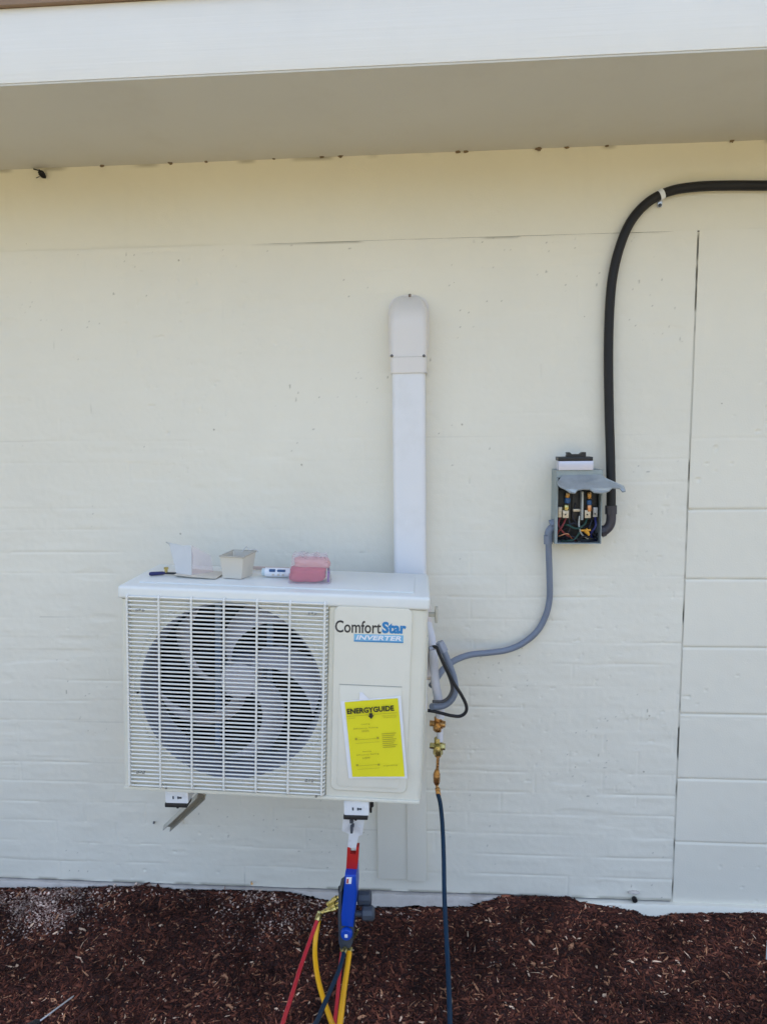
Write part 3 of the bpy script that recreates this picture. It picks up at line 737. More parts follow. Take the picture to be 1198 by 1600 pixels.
MB().tube([(mm(-36), .012, mm(50)), (mm(-30), .010, mm(47)), (mm(-24), .005, mm(38))], .0016, 8).build('wire_tie', M_galv, bx, world=False)
# beige cup
cupM = lidM(370, -.27, -.1)
cup = thing('food_carton', 'small beige open card carton with a torn rim on the unit lid', 'food box', mat=cupM)
b = MB(); hw = mm(21); hgt = mm(36)
for (xa, ya, xb, yb) in ((-.82*hw, -.025, .62*hw, -.025), (.62*hw, -.025, .95*hw, .025), (.95*hw, .025, -.5*hw, .025), (-.5*hw, .025, -.82*hw, -.025)):
    f = 1.22; P4 = [(xa, ya, .001), (xb, yb, .001), (xb*f+.002, yb*f, hgt*(1 if yb < 0 else 1.12)), (xa*f, ya*f, hgt*(1 if ya < 0 else 1.10))]
    V = P4+[(p[0]*.97, p[1]*.95, p[2]) for p in P4]
    b.add(V, [(0, 1, 2, 3), (7, 6, 5, 4), (3, 2, 6, 7), (0, 4, 5, 1), (1, 5, 6, 2), (0, 3, 7, 4)])
b.build('carton_wall', M_beige, cup, world=False, smooth=0)
f = 1.24
b = MB(); b.tube([(-.82*hw*f, -.025*f, hgt), (.62*hw*f+.002, -.025*f, hgt), (.95*hw*f+.002, .025*f, hgt*1.12), (-.5*hw*f, .025*f, hgt*1.10), (-.82*hw*f, -.025*f, hgt)], .0022, 8, caps=False)
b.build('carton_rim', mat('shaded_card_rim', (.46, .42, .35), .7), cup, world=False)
b = MB(); b.box(-.75*hw, .6*hw, -.022, .022, .001, .003); b.build('carton_base', M_beige, cup, world=False, smooth=0)
b = MB(); b.tube(spline([(.2*hw, .02, hgt*1.08), (.5*hw, .028, hgt*1.3), (.8*hw, .02, hgt*1.18), (1.2*hw, .025, hgt*1.22), (1.5*hw, .02, hgt*1.12)], 5), .0014, 6); b.build('loose_wrap', M_clearish, cup, world=False)
# strip of pale wood or card behind, and the blue and white tube
b = MB(); m = lidM(425, -.17)
b.box(-mm(45), mm(30), -.004, .004, .002, .010, m, r=.001)
prop(b.build('wooden_strip', M_tan, loc=m.translation), 'thin pale strip lying behind the carton on the unit lid', 'strip')
m = lidM(433, -.25, .05); tb = thing('ointment_tube', 'small white tube with blue print lying left of the pink box', 'tube', mat=m)
b = MB(); b.tube([(-mm(19), 0, .0128), (mm(12), 0, .0128), (mm(22), 0, .0128)], [.0125, .0125, .012], 16); b.build('tube_body', M_white, tb, world=False)
b = MB(); b.box(-mm(12), -mm(2), -.0136, -.0040, .0160, .0230, r=.002); b.box(mm(1), mm(14), -.0136, -.0040, .0165, .0225, r=.002); b.build('printed_band', M_bluew, tb, world=False)
for dx_ in (-.012, .002, .014):
    b = MB(); b.box(dx_, dx_+.006, -.0136, -.0060, .0065, .0115, r=.001); b.build('printed_mark', M_beige, tb, world=False)
b = MB(); b.tube([(-mm(24), 0, .0128), (-mm(19.2), 0, .0128)], .0105, 12); b.build('tube_cap', mat('pale_teal_cap', (.55, .66, .68), .4), tb, world=False)
# pink box in a clear bag
m = lidM(484, -.275, .12); pk = thing('pink_package', 'pink sponge pack wrapped in clear plastic on the unit lid', 'package', mat=m)
def lump(xa, xb, ya, yb, za, zb, amp, slope):
    bm = bmesh.new(); bmesh.ops.create_cube(bm, size=1); bmesh.ops.subdivide_edges(bm, edges=list(bm.edges), cuts=7, use_grid_fill=True)
    for v in bm.verts:
        c = v.co*2; q = Vector(c); nn = (abs(c.x)**5+abs(c.y)**5+abs(c.z)**5)**.2
        q = c/nn if nn > 0 else c
        j = 1+amp*(math.sin(c.x*7+c.y*5)*math.cos(c.z*6+c.y*4))+random.uniform(-amp, amp)*.3
        v.co = Vector(((xa+xb)/2+q.x*(xb-xa)/2*j+slope*q.z, (ya+yb)/2+q.y*(yb-ya)/2*j, max(za, (za+zb)/2+q.z*(zb-za)/2*j)))
    m_ = MB(); m_.bm(bm); return m_
b = lump(-mm(31), mm(25), -.034, .032, .001, mm(24), .04, .003); b.build('pink_sponge', M_pink, pk, world=False)
b = lump(-mm(24), mm(31), -.018, .038, mm(20), mm(36), .06, -.002); b.build('pale_upper_layer', M_pinkl, pk, world=False)
b = MB(); b.box(mm(27)+.0006, mm(31), -.024, .030, .002, mm(18), r=.0006); b.build('printed_side', M_purple, pk, world=False)
bm = bmesh.new(); bmesh.ops.create_cube(bm, size=1); bmesh.ops.subdivide_edges(bm, edges=list(bm.edges), cuts=9, use_grid_fill=True)
for v in bm.verts:
    c = v.co.copy(); z = (c.z+.5); sx_ = (1-.20*z)*(1-.10*(abs(c.y)*2)**3)+.03*math.sin(c.y*30); nz_ = random.uniform(-.0016, .0016)
    v.co = Vector((c.x*mm(68)*sx_+nz_, c.y*.082*(1-.1*z)+nz_, max(.0006, z*mm(41)*(1+.08*math.sin(c.x*23)*math.cos(c.y*17))+nz_)))
b = MB(); b.bm(bm); b.build('clear_bag', M_clearbag, pk, world=False, smooth=20)
# navy handled little valve key
m = lidM(258, -.285, .35)
vt = thing('valve_tool', 'small navy handled tool with a brass knob at the left end of the unit lid', 'tool', mat=m)
b = MB(); b.tube([(-mm(24), -.004, .0055), (-mm(21), -.004, .0055), (-mm(4), 0, .0055), (0, 0, .0055)], [.0035, .0055, .0050, .0035], 12); b.build('grip', M_navy, vt, world=False)
b = MB(); b.tube([(0, 0, .0055), (mm(17), -.010, .0055), (mm(19), -.011, .0055), (mm(22), -.012, .0055)], [.0032, .0032, .0055, .0055], 12); b.build('shank', M_black, vt, world=False)
b = MB(); b.lathe([(.004, 0), (.004, .010), (.006, .010), (.006, .015), (0, .016)], 8, Matrix.Translation((mm(2), 0, .006))); b.build('brass_knob', M_brass, vt, world=False)

# ------------------------------------------------------------------ line duct
dY = -.070
pa = at(615, 890, dY); pb2 = at(663, 890, dY); pc = at(612, 580, dY); pd = at(667, 580, dY)
dx0 = (pa.x+pc.x)/2; dx1 = (pb2.x+pd.x)/2; dw = dx1-dx0; dc = (dx0+dx1)/2
zj = at(639, 582, dY).z; ztop = at(639, 459, -.06).z; zbl = at(640, 1379, -.025).z
duct = thing('line_duct', 'white plastic line set duct with rounded wall cap rising behind the unit', 'duct', (dc, 0, .62))
def uprof(hw_, dep, r):
    P = [(-hw_, -.0005)]
    for k in range(7): a = R(180+90*k/6); P.append((-hw_+r+r*math.cos(a), -dep+r+r*math.sin(a)))
    for k in range(7): a = R(270+90*k/6); P.append((hw_-r+r*math.cos(a), -dep+r+r*math.sin(a)))
    P.append((hw_, -.0005)); return P
def uext(mb, prof_, za, zb, cx=dc):
    k = len(prof_); V = [(cx+x, y, z) for z in (za, zb) for x, y in prof_]
    F = [(i, (i+1) % k, (i+1) % k+k, i+k) for i in range(k)]+[tuple(range(k))[::-1], tuple(range(k, 2*k))]; mb.add(V, F)
b = MB(); uext(b, uprof(dw/2, .070, .012), .62, zj-.0005); b.build('duct_channel', M_pvc, duct)
b = MB(); cw = dw/2+.0045
uext(b, uprof(cw, .0745, .013), zj-.001, zj+.042)
# rounded cap: sections shrink towards the wall like a hood
V = []; F = []; ns = 16; hz0 = zj+.0425; Hh = ztop-hz0; k = len(uprof(cw, .07, .013))
for i in range(ns+1):
    t = i/ns; th = t*math.pi/2
    z = hz0+Hh*(t*.62 if t < .5 else .31+.69*math.sin((t-.5)*math.pi))
    tt = max(0, (z-hz0)/Hh); dep = .0745-.002*math.sin(tt*3)-(.0 if tt < .45 else .060*((tt-.45)/.55)**2.6); ww = cw*(1.0+.05*math.sin(tt*math.pi))*(1 if tt < .7 else math.sqrt(max(.12, 1-((tt-.7)/.3)**2*.62)))
    V += [(dc+x, y, z) for x, y in uprof(ww, max(.012, dep), min(.012+.012*tt, dep*.45))]
for i in range(ns):
    for a in range(k): F.append((i*k+a, i*k+(a+1) % k, (i+1)*k+(a+1) % k, (i+1)*k+a))
F += [tuple(range(k))[::-1], tuple(range(ns*k, (ns+1)*k))]
b.add(V, F)
b.prism(rrect(dc-cw-.006, dc+cw+.006, zj+.044, ztop+.002, .032, 8), -.009, -.001, r=.002)
b.build('duct_cap', M_pvc2, duct, smooth=50)
b = MB(); cz_ = hz0+Hh*.30
for (px, py) in ((612, 556), (662, 556)):
    c = at(px, py, -.0745); b = MB(); b.lathe([(.0042, -.004), (.0042, .001), (0, .0022)], 12, frame(c, (0, -1, 0))); b.build('screw', mat('duct_screw', (.15, .14, .13), .4, metal=.6), duct)
c = at(640, 461, -.03); b = MB(); b.lathe([(.004, -.004), (.004, .002), (0, .003)], 12, frame(c, (0, -.6, .8))); b.build('screw', mat('duct_screw', (.25, .2, .16), .4, metal=.3), duct)
# sealant around the cap
b = MB(); b.tube(spline([(dc-cw-.003, -.004, zj+.05), (dc-cw-.004, -.004, zj+.12), (dc-cw-.001, -.005, ztop-.03), (dc-cw+.02, -.005, ztop-.004), (dc, -.005, ztop+.003), (dc+cw-.02, -.005, ztop-.004), (dc+cw, -.005, ztop-.03), (dc+cw+.002, -.004, zj+.1)], 6), .0045, 8)
b.build('sealant_bead', M_pvc2, duct)
# lower board behind and below the unit, painted with the wall
wl = at(590, 1379, -.022).x; wr = at(666, 1379, -.022).x
b = MB(); b.box(wl, wr, -.0120, -.0015, zbl, .60, r=.003, seg=2); b.box(at(636, 1379, -.022).x, wr, -.018, -.0125, zbl+.001, .60, r=.002, seg=2)
prop(b.build('backing_board', M_brick, loc=Vector((wl, 0, zbl))), 'cream painted board fixed to the wall below the right end of the unit', 'board')

# ------------------------------------------------------------------ wall brackets
def bracket(label, pxc, zoff, yaw, strut_top, strut_bot, full):
    c = at(pxc[0], pxc[1], -.375)
    t = thing('wall_bracket', label, 'bracket', (c.x, 0, c.z), 'pair of wall brackets under the unit')
    hw_ = pxc[2]/2/(FPX/(CD-.375)); hh = pxc[3]/(FPX/(CD-.375))
    mb = MB(); yb = -.003; x = c.x
    mb.box(x-hw_, x+hw_, -.372, yb, c.z+hh-.004, c.z+hh, r=.001)          # top flange
    for s in (-1, 1): mb.box(x+s*hw_-(.003 if s > 0 else 0), x+s*hw_+(.003 if s < 0 else 0), -.372, yb, c.z, c.z+hh-.0042)
    mb.build('arm', M_white, t)
    e = MB(); e.prism(rrect(x-hw_-.001, x+hw_+.001, c.z-.001, c.z+hh+.001, .003, 3), -.3765, -.3722, r=.001); ep = e.build('end_plate', M_white, t)
    for dx, w_, hh_ in ((-.009, .004, .008), (.004, .004, .007), (.010, .007, .005)):
        k = MB(); k.box(x+dx-w_/2, x+dx+w_/2, -.3775, -.3764, c.z+hh*.45-hh_/2, c.z+hh*.45+hh_/2, r=.0004); k.build('slot', M_grey_p, ep)
    k = MB(); k.box(x-hw_-.003, x+hw_-.002, -.379, -.34, c.z-.012, c.z-.0015, r=.002); k.build('rubber_foot', M_black, t)
    k = MB(); k.lathe([(.0035, -.012), (.0035, 0)], 10, Matrix.Translation((x-.004, -.362, c.z-.010))); k.build('bolt', M_black, t)
    st = Vector(strut_top); sb = Vector(strut_bot); d = (sb-st)
    M_ = frame(st, d); sm = MB(); sw = .0115
    sm.box(-sw, sw, -.0015, .0015, 0, d.length, M_); sm.box(-sw, -sw+.002, .0016, .014, 0, d.length, M_); sm.box(sw-.002, sw, .0016, .014, 0, d.length, M_)
    sm.build('strut', M_galv if not full else M_white, t)
    k = MB(); k.box(sb.x-.02, sb.x+.02, -.006, -.001, sb.z-.035, c.z+hh+.10, r=.001); k.build('wall_plate', M_block, t)
    return t, c
bl, cl = bracket('left wall bracket with white end plate and a bare grey brace under the fan side', (277, 1254, 38, 21), 0, 0, at(316, 1240, -.30), at(262, 1291, -.08), False)
br, crr = bracket('right wall bracket with white end plate carrying the hanging gauge manifold', (557, 1273, 40, 24), 0, 0, at(556, 1284, -.345), at(549, 1320, -.22), True)
# white swinging hook plate on the right bracket, and the black hanging strap end
k = MB()
A = [at(536, 1278, -.36), at(570, 1276, -.36), at(566, 1304, -.345), at(560, 1307, -.345), at(556, 1326, -.335), at(543, 1324, -.335), at(545, 1303, -.345), at(534, 1298, -.35)]
n_ = len(A); k.add([tuple(p) for p in A]+[tuple(p+Vector((0, .003, 0))) for p in A], [tuple(range(n_)), tuple(range(n_, 2*n_))[::-1]]+[(i, (i+1) % n_, (i+1) % n_+n_, i+n_) for i in range(n_)])
k.build('gusset_plate', M_white, br, smooth=0)
for (px, py, w_, h_) in ((549, 1284, 6, 6), (549, 1297, 4, 12), (551, 1291, 4, 4)):
    p = at(px, py, -.3645); s = 1/(FPX/(CD-.36)); k = MB(); k.box(p.x-w_*s/2, p.x+w_*s/2, p.y-.001, p.y+.02, p.z-h_*s/2, p.z+h_*s/2, r=.0008); k.build('slot', M_grey_p, br)
p = at(579, 1258, -.33); k = MB(); k.lathe([(.003, -.02), (.0035, -.004), (.008, -.003), (.008, .008)], 10, Matrix.Translation(p)); k.build('bolt', M_black, br)
# loose screw in the wall left of the brackets and a nail near the ground
for (px, py, lab, ln) in ((241, 1284, 'dark screw end sticking out of the wall left of the left bracket', .012), (393, 1378, 'small dark nail bent out of the wall foot below the fan', .014)):
    c = at(px, py, -.002); b = MB(); b.tube([c, c+Vector((.003, -ln, .002)), c+Vector((.007, -ln-.004, .006))], [.0022, .002, .003], 8)
    prop(b.build('wall_nail', M_brass_d if ln > .013 else M_grey_p, loc=c), lab, 'nail')

# ------------------------------------------------------------------ disconnect box
B0 = at(869, 735, -.075); B1 = at(938, 850, -.075)
bx0, bx1, bz0, bz1, bd = B0.x-.001, B1.x+.001, B1.z, B0.z, .075
box = thing('disconnect_box', 'open grey electrical disconnect box with exposed wires on the wall right of the duct', 'electrical box', (bx0, 0, bz0))
b = MB(); t_ = .0022
b.box(bx0, bx1, -.004, -.0015, bz0, bz1); b.box(bx0, bx0+t_, -bd, -.0041, bz0, bz1); b.box(bx1-t_, bx1, -bd, -.0041, bz0, bz1)
b.box(bx0+t_+.0001, bx1-t_-.0001, -bd, -.0041, bz0, bz0+t_); b.box(bx0+t_+.0001, bx1-t_-.0001, -bd, -.0041, bz1-t_, bz1)
b.box(bx0+t_, bx1-t_, -bd-.0015, -bd+.0005, bz1-.020, bz1+.0004); b.box(bx0+t_, bx0+.006, -bd-.0012, -bd+.0004, bz0, bz1-.021)
b.build('enclosure', M_teal, box, smooth=0)
b = MB(); b.box(bx0+.0035, bx1-.0035, -.010, -.0042, bz0+.003, bz1-.003); b.build('cavity_shade_plate', M_black, box, smooth=0)  # black sheet painted for the dark inside of the open box
# torn out grey flap: the swung open inner cover
A = [at(*p) for p in ((878, 742, -.076), (938, 741, -.076), (944, 746, -.09), (958, 753, -.105), (974, 759, -.125), (977, 767, -.13), (972, 768, -.13), (968, 763, -.125), (956, 762, -.125), (951, 767, -.125), (941, 770, -.13), (928, 769, -.13), (921, 764, -.12), (910, 764, -.12), (902, 765, -.13), (898, 770, -.13), (890, 769, -.13), (883, 764, -.12), (874, 760, -.11), (870, 754, -.10))]
n_ = len(A); b = MB(); b.add([tuple(p) for p in A]+[tuple(p+Vector((0, .002, -.003))) for p in A], [tuple(range(n_)), tuple(range(n_, 2*n_))[::-1]]+[(i, (i+1) % n_, (i+1) % n_+n_, i+n_) for i in range(n_)])
b.build('swung_cover', M_flap, box, smooth=0)
s_ = 1/(FPX/(CD-.05))
def bxp(px, py, Y=-.05): return at(px, py, Y)
b = MB(); c0 = bxp(870, 765, -.04); c1 = bxp(934, 812, -.04)
for (a0, a1) in ((872, 892), (893.5, 906), (912, 932)):
    u0 = bxp(a0, 770, -.05); u1 = bxp(a1, 812, -.05); b.box(u0.x, u1.x, -.048, -.0105, u1.z, u0.z+.01, r=.002)
b.build('fuse_block', M_black, box)
b = MB(); u0 = bxp(907.5, 768, -.06); u1 = bxp(909.5, 812, -.06); b.box(u0.x, u1.x, -.068, -.0105, u1.z, u0.z); u0 = bxp(938, 772, -.06); b.build('phase_divider', M_flap, box, smooth=0)
def blob_cyl(px, py, w_, h_, m, nm, Y=-.06, axis=(0, 0, 1), ns=12):
    c = at(px, py, Y); k = MB(); k.lathe([(w_*s_*.42, -h_*s_/2), (w_*s_/2, -h_*s_*.3), (w_*s_/2, h_*s_*.3), (w_*s_*.4, h_*s_/2)], ns, frame(c, axis)); return k.build(nm, m, box)
def blk(px, py, w_, h_, m, nm, Y=-.058, d=.012):
    c = at(px, py, Y); k = MB(); k.box(c.x-w_*s_/2, c.x+w_*s_/2, c.y-d/2, c.y+d/2, c.z-h_*s_/2, c.z+h_*s_/2, r=.0012); return k.build(nm, m, box)
blob_cyl(886, 774, 8, 8, M_brass_d, 'fuse_cap'); blob_cyl(886, 782, 9, 8, M_bluew, 'fuse_band'); blob_cyl(884, 793, 9, 9, M_brass, 'fuse_cap')
blob_cyl(920, 774, 8, 10, M_brass_d, 'fuse_cap'); blob_cyl(920, 785, 8, 7, M_bluew, 'fuse_band'); blob_cyl(920, 794, 8, 10, M_copper, 'fuse_cap')
blk(883, 803, 9, 12, M_lug, 'terminal_lug'); blk(874, 800, 6, 16, M_lug, 'terminal_lug', -.052); blk(917, 803, 9, 12, M_lug, 'terminal_lug'); blk(929, 800, 7, 15, mat('grey_lug', (.4, .4, .4), .4, metal=.5), 'terminal_lug', -.052)
blk(900, 797, 11, 4, M_lug, 'link_bar', -.050)
for (px, py) in ((883, 804), (917, 804), (929, 803)):
    c = at(px, py, -.0645); k = MB(); k.lathe([(.0022, -.002), (.0022, .0008), (0, .001)], 10, frame(c, (0, -1, 0))); k.build('lug_screw', M_black, box)
def wire(pts, r, m):
    k = MB(); k.tube(spline([at(*p) for p in pts], 7), r, 8); k.build('wire', m, box)
wire([(875, 808, -.05), (872, 820, -.06), (880, 832, -.065), (892, 840, -.06), (900, 846, -.04)], .0026, M_redw)
wire([(884, 809, -.055), (878, 822, -.07), (870, 834, -.06), (868, 845, -.03)], .0026, M_redw)
wire([(917, 809, -.055), (912, 820, -.07), (900, 826, -.07), (884, 820, -.06), (872, 828, -.04)], .0028, M_greenw)
wire([(929, 808, -.055), (930, 822, -.07), (922, 836, -.06), (932, 846, -.03)], .003, M_navy)
wire([(900, 846, -.06), (912, 838, -.07), (926, 842, -.06), (934, 832, -.03)], .0028, M_rubber)
wire([(872, 838, -.065), (886, 834, -.072), (893, 842, -.06)], .0016, M_copper)
wire([(905, 806, -.06), (904, 820, -.06), (908, 834, -.06), (918, 842, -.05)], .0022, mat('white_wire_insulation', (.55, .55, .5), .4))
wire([(876, 846, -.05), (896, 843, -.07), (905, 832, -.07)], .0024, M_greenw)
M_dullw = mat('extra_dark_wire', (.02, .02, .03), .5)  # extra dark wires, added to clutter the box and deepen its shade
wire([(870, 815, -.03), (882, 826, -.045), (895, 818, -.05), (912, 824, -.045), (930, 816, -.03)], .003, M_dullw)
wire([(888, 812, -.05), (890, 824, -.055), (884, 838, -.05), (874, 843, -.035)], .0026, M_dullw)
wire([(924, 812, -.05), (921, 826, -.058), (930, 838, -.05), (935, 846, -.03)], .0026, M_dullw)
wire([(880, 847, -.04), (892, 838, -.062), (910, 846, -.06), (928, 845, -.045)], .0024, M_dullw)
wire([(894, 776, -.03), (898, 790, -.05), (894, 806, -.05), (900, 818, -.05)], .0022, M_dullw)
wire([(870, 775, -.03), (874, 788, -.045), (871, 797, -.045)], .0022, M_dullw)
c = at(915, 829, -.07); k = MB(); k.lathe([(.0065, -.004), (.006, .004), (.003, .016), (0, .017)], 12, frame(c, (.6, 0, -.9))); k.build('wire_nut', M_nut, box)
k = MB(); k.tube([at(907, 829, -.07), at(922, 828, -.07)], .0028, 8); k.build('wire', M_nut, box)
for (px, py, xx) in ((889, 716, 0), (909, 716, 0)): pass
# pull-out fuse holder lying on top of the box
c = at(898, 733, -.07); ps = 1/(FPX/(CD-.07))
pull = thing('fuse_pullout', 'black handled fuse pull-out with a silver label, resting on top of the open box', 'fuse holder', (c.x, c.y, bz1))
zb_ = bz1+.0008
b = MB(); b.box(c.x-26*ps, c.x+26*ps, c.y-.012, c.y+.03, zb_, zb_+14*ps, r=.002); b.build('holder_body', M_silver, pull)
b = MB(); b.box(c.x-27*ps, c.x+25*ps, c.y-.0135, c.y+.034, zb_+14*ps+.0003, zb_+20*ps, r=.0012); b.build('holder_edge', M_black, pull)
zz = zb_+20*ps+.0002
b = MB(); b.prism([(c.x-14*ps, zz), (c.x+15*ps, zz), (c.x+15*ps, zz+7*ps), (c.x+9*ps, zz+7*ps), (c.x+6*ps, zz+4*ps), (c.x-6*ps, zz+4*ps), (c.x-9*ps, zz+7*ps), (c.x-14*ps, zz+7*ps), (c.x-13*ps, zz+3*ps), (c.x-14*ps, zz+2*ps)], c.y-.008, c.y+.012); b.build('grip', M_black, pull, smooth=0)

# ------------------------------------------------------------------ conduits
def conduit(name, label, cat, pts, r, m, n=14, nn=10):
    P = [at(*p) for p in pts]; t = thing(name, label, cat, P[0]); k = MB(); k.tube(spline(P, nn), r, n)
    k.build('sleeve', m, t); return t
bc = conduit('power_conduit', 'thick black flexible conduit bending down the wall into the right side of the open box', 'conduit',
    [(1420, 292, -.014), (1300, 290, -.014), (1198, 290, -.014), (1130, 290, -.014), (1085, 292, -.014), (1045, 299, -.014), (1012, 316, -.015), (985, 346, -.016), (968, 385, -.016), (957, 430, -.016), (952, 480, -.016), (950, 550, -.016), (951, 640, -.02), (953, 710, -.03), (954, 765, -.04), (954, 800, -.045)], .0128, M_rubber, 18)
k = MB(); P = [at(954, 790, -.045), at(954, 812, -.045), at(951, 822, -.045), at(944, 829, -.045), at(938, 831, -.045)]
k.tube([P[0], P[0].lerp(P[1], .6)], .0165, 8); k.tube(spline(P, 6), .0135, 16); k.tube([P[3], P[4]], .0165, 8)
k.build('elbow_fitting', mat('dark_plastic_fitting', (.045, .040, .050), .5), bc)
# strap
c = at(1032, 302, -.018); cs = 1/(FPX/(CD-.02))
st = thing('conduit_strap', 'small shiny metal strap with a screw holding the black conduit at its bend', 'strap', at(1030, 318, 0))
d_ = (at(1045, 299, -.014)-at(1012, 316, -.015)).normalized(); Mx = frame(at(1032, 304, -.0150), d_)
k = MB(); k.lathe([(.0138, -.006), (.0142, -.006), (.0142, .006), (.0138, .006)], 24, Mx); k.build('band', M_white, st)
c2 = at(1030, 319, -.003); k = MB(); k.box(c2.x-.006, c2.x+.006, -.006, -.0022, c2.z-.010, c2.z+.022, r=.001); k.build('tab', M_steel, st)
k = MB(); k.lathe([(.0048, 0), (.0048, .003), (0, .0045)], 12, frame(at(1030, 321, -.006), (0, -1, 0))); k.build('screw', M_grey_p, st)
gc = conduit('flexible_conduit', 'grey flexible conduit curving from the box down to the right side of the unit', 'conduit',
    [(856, 838, -.045), (857, 870, -.04), (858, 900, -.03), (858, 935, -.02), (852, 962, -.018), (838, 987, -.018), (815, 1006, -.02), (790, 1016, -.025), (762, 1020, -.04), (735, 1023, -.06), (712, 1031, -.09), (694, 1044, -.13), (683, 1058, -.17), (674, 1072, -.20)], .0092, M_condgrey)
k = MB(); P = [at(856, 850, -.045), at(856, 836, -.045), at(858, 829, -.045), at(863, 824, -.045), at(869, 822, -.045)]
k.tube([P[0], P[1]], .0125, 8); k.tube(spline(P[1:], 6), .0115, 14); k.tube([at(859, 820, -.045), at(866, 817.5, -.045)], .014, 8); k.build('elbow_fitting', M_condgrey, gc)
# second grey flexible whip at the unit side, from its fitting looping back into the unit
gw = conduit('grey_whip', 'short grey flexible whip looping out of the unit side beside the valves', 'conduit',
    [(689, 1008, -.24), (695, 1022, -.24), (703, 1042, -.235), (709, 1060, -.23), (711, 1078, -.23), (706, 1092, -.23), (696, 1101, -.23), (686, 1104, -.24), (674, 1104, -.26)], .0088, M_condgrey)
k = MB(); a_ = at(686, 1003, -.24); b_ = at(693, 1018, -.24); k.tube([a_, a_.lerp(b_, .5), b_], [.0105, .0125, .0125], 8); k.tube([at(682, 1011, -.25), at(670, 1014, -.26)], .006, 8); k.build('fitting', mat('grey_fitting', (.30, .32, .38), .4), gw)
bcb = conduit('black_cable', 'thin black cable hanging in a loop beside the brass valves', 'cable',
    [(672, 1012, -.25), (681, 1011, -.26), (686, 1022, -.265), (697, 1045, -.265), (709, 1068, -.265), (720, 1085, -.265), (728, 1102, -.265), (727, 1113, -.265), (718, 1119, -.265), (704, 1118, -.265), (692, 1115, -.26), (680, 1112, -.26), (668, 1110, -.26)], .0045, M_rubber, 10)
bcb2 = conduit('black_cable', 'dark cable sleeve tucked inside the grey whip loop next to the valves', 'cable',
    [(684, 1016, -.255), (692, 1036, -.255), (702, 1058, -.255), (706, 1076, -.25), (700, 1090, -.25), (690, 1096, -.25), (676, 1096, -.26)], .0042, mat('dark_grey_sleeve', (.06, .06, .065), .5), 10)
for t in (bcb, bcb2):
    for ch in t.children: ch.name = 'jacket'
# insulated refrigerant lines
il = conduit('insulated_line', 'white foam insulated refrigerant line curving down to the upper brass valve', 'pipe',
    [(668, 975, -.12), (674, 1000, -.16), (677, 1030, -.20), (679, 1060, -.22), (683, 1085, -.22), (687, 1105, -.22), (687, 1121, -.22)], .0120, M_insul)
il2 = conduit('insulated_line', 'pinkish foam insulated refrigerant line beside the unit top corner under the handle', 'pipe',
    [(664, 930, -.07), (667, 960, -.09), (670, 985, -.12), (671, 1010, -.15), (671, 1045, -.20), (671, 1060, -.22)], .0115, M_insulp)
k = MB(); k.tube([at(687, 1138, -.22), at(687, 1158, -.22)], .0085, 12)
lo = k.build('line_end', M_insul, il)
# blue charging hose with its brass end
P = [(684, 1178, -.22), (684, 1192, -.22), (682, 1206, -.22), (682, 1222, -.22)]
hose = thing('charging_hose', 'dark blue charging hose hanging from the lower brass valve at the unit side', 'hose', at(684, 1178, -.22))
k = MB(); A0, A1 = at(684, 1172, -.22), at(684, 1182, -.22); k.tube([A0, A1], .009, 6)
k.tube([at(684, 1182, -.22), at(683, 1203, -.22)], .0042, 10); k.tube([at(682.5, 1203, -.22), at(682, 1210, -.22), at(682, 1222, -.22), at(682, 1226, -.22)], [.006, .0095, .0095, .006], 8)
k.tube([at(682, 1226, -.22), at(683, 1231, -.225)], .0045, 8); k.tube([at(683, 1231, -.225), at(685, 1244, -.23)], .0068, 8)
k.build('brass_end', M_brass_d, hose)
k = MB(); hp = [(684, 1240, -.23), (688, 1258, -.24), (691, 1290, -.26), (693, 1340, -.31), (694, 1400, -.38), (697, 1460, -.46), (700, 1520, -.55), (702, 1570, -.63), (703, 1610, -.70), (705, 1680, -.82), (712, 1800, -.98)]
HP = [at(*p) for p in hp]; HP += [Vector((HP[-1].x+.03, -1.15, -.055)), Vector((HP[-1].x+.15, -1.5, -.05)), Vector((HP[-1].x+.3, -1.8, -.05))]
k.tube(spline(HP, 8), .0058, 12); k.build('hose', M_blu, hose)

# ------------------------------------------------------------------ manifold gauge hanging from the right bracket
mY = -.33; ms = 1/(FPX/(CD+mY))
def mp_(px, py, dy=0): return at(px, py, mY+dy)
man = thing('gauge_manifold', 'blue and grey refrigerant gauge manifold hanging edge-on by its red hook from the right bracket', 'gauge', mp_(545, 1480))
def prism_px(pts, ya, yb, r=.003):
    P3 = [mp_(*p) for p in pts]; k = MB(); k.prism([(p.x, p.z) for p in P3], mY+ya, mY+yb, r=r, seg=3); return k
prism_px([(543, 1322), (547, 1322), (548, 1333), (556, 1333), (557, 1321), (561, 1321), (560, 1340), (558, 1357), (541, 1357), (542, 1340)], -.006, .012, .001).build('hook', M_redp, man)
prism_px([(541, 1355), (558, 1356), (559, 1380), (558, 1400), (555, 1422), (554, 1436), (536, 1434), (535, 1418), (538, 1390)], -.034, .034, .006).build('casing', M_blup, man)
prism_px([(531, 1384), (536.5, 1380), (535, 1418), (536, 1436), (554.5, 1438), (553, 1462), (547, 1474), (535, 1474), (531, 1462), (530, 1420)], -.028, .030, .003).build('valve_block', M_grey_p, man)
prism_px([(543.5, 1358), (552, 1358), (551, 1368), (543, 1368)], -.0352, -.0342, .0003).build('badge', M_paperw, man)
prism_px([(544.5, 1360), (547, 1360), (546.5, 1367), (544, 1367)], -.0358, -.0353, .0001).build('badge_print', M_redp, man)
c = mp_(541.5, 1458, -.031); k = MB(); k.lathe([(10*ms, -.006), (10*ms, .006), (8.5*ms, .010), (0, .011)], 20, frame(c, (0, -1, 0))); kn = k.build('blue_knob', M_blup, man)
MW[kn] = MW[man]
